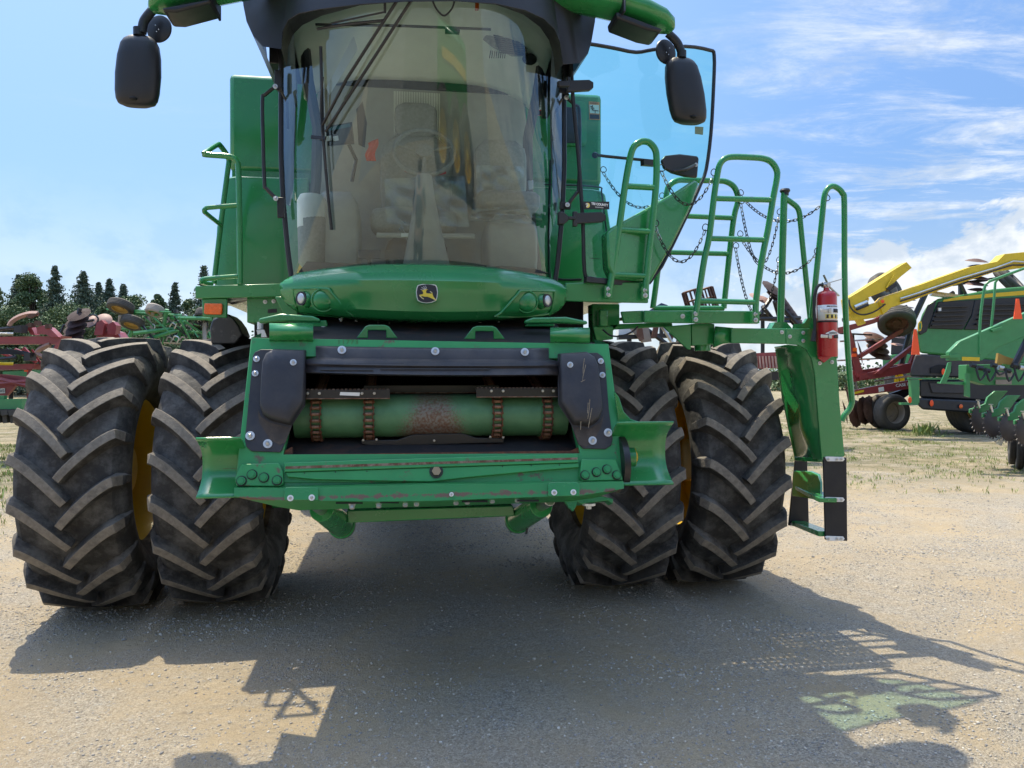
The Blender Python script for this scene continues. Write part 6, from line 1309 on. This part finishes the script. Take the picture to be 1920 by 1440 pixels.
# orange triangles standing on the machines
for px, y0, y1, par in ((1716, 617, 665, H), (1908, 560, 598, Q)):
    m = MB(); w_ = 9; pts = [(px-2, y0), (px+3, y0), (px+w_, y1), (px-w_+2, y1)]; m.prism([par.p(a, b, -.2) for a, b in pts], (0, .02, 0)); par.part('warning_triangle', m, M['smv'])
# ---------------------------------------------------------------- distant machines glimpsed behind
L2 = BG('parked_tractor', 'small green tractor far behind the red harrow', 'tractor', 1700, 45)
L2.slab('bonnet', [(1655, 668), (1695, 662), (1720, 668), (1720, 690), (1655, 690)], 0, 1.2, M['bggreen'], bevel=.05); L2.slab('cab_frame', [(1672, 625), (1710, 625), (1712, 665), (1670, 665)], .2, 1.2, M['blk'], bevel=.05); L2.slab('cab_roof', [(1668, 618), (1714, 618), (1714, 626), (1668, 626)], .1, 1.5, M['bggreen']); L2.wheel(1680, 715, -.2, .85, .5, (.5, -.85, 0), M['bgtyre'], M['bgyellow']); L2.wheel(1720, 722, -.2, .6, .4, (.5, -.85, 0), M['bgtyre'], M['bgyellow'])
# ================================================================ TREES AND PLANTS
def leafmat(name, c1, c2):
    m = bpy.data.materials.new(name); m.use_nodes = True; n, l = m.node_tree.nodes, m.node_tree.links; b = n['Principled BSDF']; b.inputs['Roughness'].default_value = .7
    g = n.new('ShaderNodeNewGeometry'); r = n.new('ShaderNodeMix'); r.data_type = 'RGBA'; l.new(g.outputs['Random Per Island'], r.inputs[0]); r.inputs[6].default_value = c1+(1,); r.inputs[7].default_value = c2+(1,)
    l.new(r.outputs[2], b.inputs['Base Color']); return m
M['leafd'] = leafmat('conifer_needles', (.045, .078, .055), (.10, .145, .095)); M['leafm'] = leafmat('broad_leaves', (.05, .095, .04), (.11, .165, .065)); M['bark'] = mat('bark', (.06, .045, .035), .9); M['grassy'] = leafmat('weed_leaves', (.10, .17, .03), (.26, .30, .08))  # tree leaf colours lightened and needles blued to stand in for haze
def cards(cen, size, rng, mt, name, parent=None, flat=.0):
    N = len(cen); a = rng.normal(0, 1, (N, 3)); a /= np.linalg.norm(a, axis=1)[:, None]; b = np.cross(a, rng.normal(0, 1, (N, 3))); b /= np.linalg.norm(b, axis=1)[:, None]
    s_ = (size*rng.uniform(.6, 1.3, N))[:, None]; co = np.stack([cen-a*s_*.5, cen+b*s_*.45, cen+a*s_*.5, cen-b*s_*.45], 1).reshape(-1, 3); F = np.arange(4*N).reshape(N, 4)
    return tri_mesh(name, co, F, mt, 4, parent)
def tree(px, D, top, wpx, kind, label, seed):
    rng = np.random.default_rng(seed); o = UD(px, 706, D); o.z = 0; h = 1.65+(706-top)/FPX*D; R_ = wpx/2/FPX*D; root = T('conifer_tree' if kind == 'c' else 'broadleaf_tree', label, 'tree', o, 0, 'trees along the far edge of the yard')
    m = MB(); m.tube([(0, 0, 0), (.1, 0, h*.4), (0, .1, h*.8)], h*.022, 8, r2=h*.006); cen = []; R_ *= 2.7 if kind == 'c' else 1.4
    if kind == 'c':
        nb = 420
        for k in range(nb):
            t = (k+rng.random())/nb; z = h*(.06+.93*t); L = R_*(1-t)**.95*rng.uniform(.5, 1.2)+.07; a = rng.uniform(0, 2*PI); n_ = int(22+L*46)
            s_ = rng.random(n_)**.7*L; c = np.stack([np.cos(a)*s_, np.sin(a)*s_, z-.22*s_+.18*s_*s_/max(L, .1)], 1)+rng.normal(0, 1, (n_, 3))*np.array([.16, .16, .09])*(.4+L*.6); cen.append(c)
            if k % 8 == 0: m.tube([(0, 0, z), (math.cos(a)*L*.8, math.sin(a)*L*.8, z-.1*L)], h*.004, 5)
        cen = np.concatenate(cen); size = .125*D/60
    else:
        for k in range(70):
            th = rng.uniform(0, 2*PI); u_ = rng.random()**.5; zf = rng.uniform(.18, .93); prof = math.sin(PI*min(1, .12+zf*.9))**.7; c0 = np.array([math.cos(th)*u_*R_*prof*.85, math.sin(th)*u_*R_*prof*.85, h*zf]); r_ = R_*rng.uniform(.16, .34)
            n_ = int(330); d = rng.normal(0, 1, (n_, 3)); d /= np.linalg.norm(d, axis=1)[:, None]; cen.append(c0+d*r_*rng.uniform(.5, 1.08, n_)[:, None]*np.array([1, 1, .75]))
            if k % 5 == 0: m.tube([(0, 0, h*zf*.5), tuple(c0)], h*.006, 5)
        cen = np.concatenate(cen); size = .145*D/60
    P('trunk', m, M['bark'], root); cards(cen, size, rng, M['leafd'] if kind == 'c' else M['leafm'], 'crown', root)
    return root
specs = [(-25, 62, 528, 80, 'b', 'bushy dark tree cut by the left edge of the picture'), (60, 66, 506, 72, 'b', 'tall rounded dark tree second from the left edge'), (36, 70, 514, 50, 'c', 'dark spiky tree between the two leftmost round trees'), (104, 62, 497, 44, 'c', 'tallest narrow conifer with a sharp top left of the machine'), (157, 60, 508, 66, 'c', 'broad dense conifer right of the tallest narrow one'), (186, 72, 528, 40, 'c', 'slim dark conifer behind the broad dense one'), (206, 66, 522, 40, 'c', 'pointed conifer left of the low sloping tree'), (232, 64, 532, 34, 'c', 'small conifer with thin tip above the upturned wheels'), (250, 58, 546, 84, 'b', 'low rounded tree sloping down behind the upturned wheels'), (299, 66, 540, 34, 'b', 'small round tree standing alone against the sky'), (329, 64, 529, 34, 'c', 'pointed conifer right of the small round tree'), (352, 68, 553, 40, 'b', 'low round tree beside the orange turn signal'), (383, 60, 497, 44, 'c', 'conifer half hidden behind the left walkway'), (130, 50, 565, 110, 'b', 'light green bush in front of the conifers'), (20, 52, 572, 90, 'b', 'light green bush behind the red implement'), (290, 52, 582, 120, 'b', 'wide low bush behind the green cultivator'), (380, 56, 570, 70, 'b', 'low bush under the orange turn signal'), (205, 54, 560, 60, 'b', 'green bush beside the pale disc blades')]
for i, s_ in enumerate(specs): tree(*s_, seed=i+11)
# far hedge closing the horizon left and behind the machines
rng = np.random.default_rng(5); cen = []
hz = lambda x: 2.2 if x > -12 else (3.0 if x > -17 else (5.6+1.2*math.sin(x*.9)+.8*math.sin(x*2.3) if x > -28 else 7.4+1.3*math.sin(x*.7)+.9*math.sin(x*1.9)))
for k in range(1500):
    x = rng.uniform(-70, -12) if rng.random() < .72 else rng.uniform(-14, 80); z = rng.uniform(.2, 1)*hz(x); c0 = np.array([x, 78+rng.uniform(-3, 6), z]); d = rng.normal(0, 1, (75, 3)); cen.append(c0+d*np.array([1.0, .8, .55]))
o = cards(np.concatenate(cen), .36, rng, M['leafm'], 'hedgerow'); o['kind'] = 'stuff'; o['label'] = 'low green hedgerow along the far side of the yard'; o['category'] = 'hedge'
# grass and weeds on the right and at the left edge
def weeds(N, fn, size, name, label):
    rng = np.random.default_rng(N); pts = np.array([fn(rng) for _ in range(N)]); nb = 7; base = np.repeat(pts, nb, 0)
    a = rng.uniform(0, 2*PI, N*nb); L = size*rng.uniform(.4, 1.3, N*nb)*np.repeat(rng.uniform(.4, 1.3, N), nb); tl = rng.uniform(.2, .9, N*nb); d = np.stack([np.cos(a)*tl, np.sin(a)*tl, np.ones_like(a)], 1); sd = np.stack([-np.sin(a), np.cos(a), 0*a], 1)*(L*.09)[:, None]
    b0 = base+rng.normal(0, .03, base.shape)*np.array([1, 1, 0]); tip = b0+d*L[:, None]; mid_ = b0+d*L[:, None]*.5
    co = np.stack([b0, mid_+sd, tip, mid_-sd], 1).reshape(-1, 3); o = tri_mesh(name, co, np.arange(len(co)).reshape(-1, 4), M['grassy'], 4); o['kind'] = 'stuff'; o['label'] = label; o['category'] = 'grass'
cl = [(rng.uniform(3, 16), rng.uniform(5, 19)) for _ in range(90)]
def fr_(r):
    if r.random() < .7: c = cl[int(r.integers(0, 90))]; x, y = c[0]+r.normal(0, .5), c[1]+r.normal(0, .35)
    else: x, y = r.uniform(2.5, 20), r.uniform(3.5, 24)
    if x < 1.2+y*.30: x += 3
    return (x, y, 0.)
weeds(6500, fr_, .055, 'yard_weeds', 'sparse green weeds growing in the gravel at the right')
def fl_(r): return (r.uniform(-16, -3.4), r.uniform(2.5, 14)**1.0, 0.)
weeds(5000, fl_, .09, 'left_grass', 'rough grass at the left edge of the yard')
def fc_(r): p = UG(1733+r.normal(0, 12), 815+r.normal(0, 2)); return (p.x, p.y, 0.)
weeds(34, fc_, .26, 'tall_weed', 'clump of taller light green weeds in front of the harvester')
# ================================================================ BEHIND THE CAMERA (seen only as reflections): shed and photographer
SH = T('machine_shed', 'long corrugated metal shed standing opposite the combine', 'shed', (0, -17, 0))
m = MB(); n = 150; top_z = 6.5
for k in range(n):
    x0 = -15+k*.2; m.add([(x0, 0, 0), (x0+.1, .05, 0), (x0+.2, 0, 0), (x0+.2, 0, top_z), (x0+.1, .05, top_z), (x0, 0, top_z)], [(0, 1, 4, 5), (1, 2, 3, 4)])
m.box(-15, 15, -10, -.05, 0, top_z-.1); P('wall', m, mat('cream_siding', (.46, .46, .44), .6), SH); m = MB(); m.prism([(-15.5, .5, top_z), (-15.5, -5, top_z+2), (-15.5, -10.5, top_z)], (31, 0, 0)); P('roof', m, mat('shed_roof', (.25, .26, .27), .5), SH)
m = MB(); m.box(-4, 3, .06, .12, 0, 5); P('sliding_door', m, mat('shed_door', (.30, .31, .30), .6), SH)
def skinned(name, verts, edges, rad, mt, parent):
    me = bpy.data.meshes.new(name); me.from_pydata(verts, edges, []); o = bpy.data.objects.new(name, me); COL.objects.link(o); o.parent = parent
    o.modifiers.new('skin', 'SKIN'); sv = me.skin_vertices[0].data
    for i, r in enumerate(rad): sv[i].radius = (r, r) if not isinstance(r, tuple) else r
    sv[0].use_root = True; s2 = o.modifiers.new('s', 'SUBSURF'); s2.levels = s2.render_levels = 2; me.materials.append(mt)
    me.polygons.foreach_set('use_smooth', [True]*len(me.polygons)); return o
PH = T('person', 'person in dark clothes taking the photograph', 'person', (-.22, -6.42, 0))
skin_ = mat('skin', (.45, .26, .18), .6)
bv = [(0, 0, .95), (0, -.01, 1.15), (0, 0, 1.38), (0, .01, 1.50), (0, .02, 1.60), (0, .01, 1.72), (-.19, 0, 1.43), (.19, 0, 1.43), (-.27, .10, 1.20), (.27, .10, 1.20), (-.07, .28, 1.55), (.07, .28, 1.55), (-.10, 0, .88), (.10, 0, .88), (-.12, .01, .48), (.12, .01, .48), (-.13, -.02, .08), (.13, -.02, .08), (-.14, .14, .04), (.14, .14, .04)]
be = [(0, 1), (1, 2), (2, 3), (3, 4), (4, 5), (2, 6), (2, 7), (6, 8), (7, 9), (8, 10), (9, 11), (0, 12), (0, 13), (12, 14), (13, 15), (14, 16), (15, 17), (16, 18), (17, 19)]
skinned('body', bv, be, [.16, .15, .17, .06, .08, .10, .075, .075, .05, .05, .033, .033, .10, .10, .065, .065, .045, .045, .04, .04], skin_, PH)
skinned('shirt', [(0, 0, .98), (0, -.01, 1.15), (0, 0, 1.38), (-.20, 0, 1.43), (.20, 0, 1.43), (-.26, .08, 1.24), (.26, .08, 1.24)], [(0, 1), (1, 2), (2, 3), (2, 4), (3, 5), (4, 6)], [.175, .165, .18, .09, .09, .065, .065], mat('dark_shirt', (.02, .022, .028), .9), PH)
skinned('trousers', [(0, 0, .97), (-.10, 0, .87), (.10, 0, .87), (-.12, .01, .48), (.12, .01, .48), (-.13, -.02, .10), (.13, -.02, .10)], [(0, 1), (0, 2), (1, 3), (2, 4), (3, 5), (4, 6)], [.17, .115, .115, .08, .08, .065, .065], mat('dark_trousers', (.03, .035, .05), .9), PH)
m = MB(); m.ell((0, -.01, 1.77), .095, .105, .09, 14, 10); P('hair', m, mat('dark_hair', (.03, .02, .015), .8), PH)
m = MB(); m.box(-.04, .04, .30, .308, 1.56, 1.72); P('phone', m, M['blk'], PH)

RT_ = T('parked_tractor', 'green tractor with yellow stripe and yellow wheels parked opposite the combine', 'tractor', (3.6, -13.5, 0), .25)
m = MB(); m.box(-2.2, 2.4, -.9, .9, 1.1, 3.0); m.box(-2.0, -.3, -.8, .8, 3.0, 3.9); P('bonnet', m, M['green'], RT_, bevel=.15)
m = MB(); m.box(-1.6, 2.2, .91, .93, 2.35, 2.55); P('stripe', m, M['yellow'], RT_)
m = MB(); m.box(-1.9, -.5, .81, .83, 3.05, 3.75); P('window', m, M['bluegrey'], RT_)
for x_ in (-1.5, .3, 1.9):
    h = copy_tree(hub0, RT_); h.location = (x_, 1.2, RT); h.rotation_euler = (0, 0, PI/2)
    if 'label' in h: del h['label']
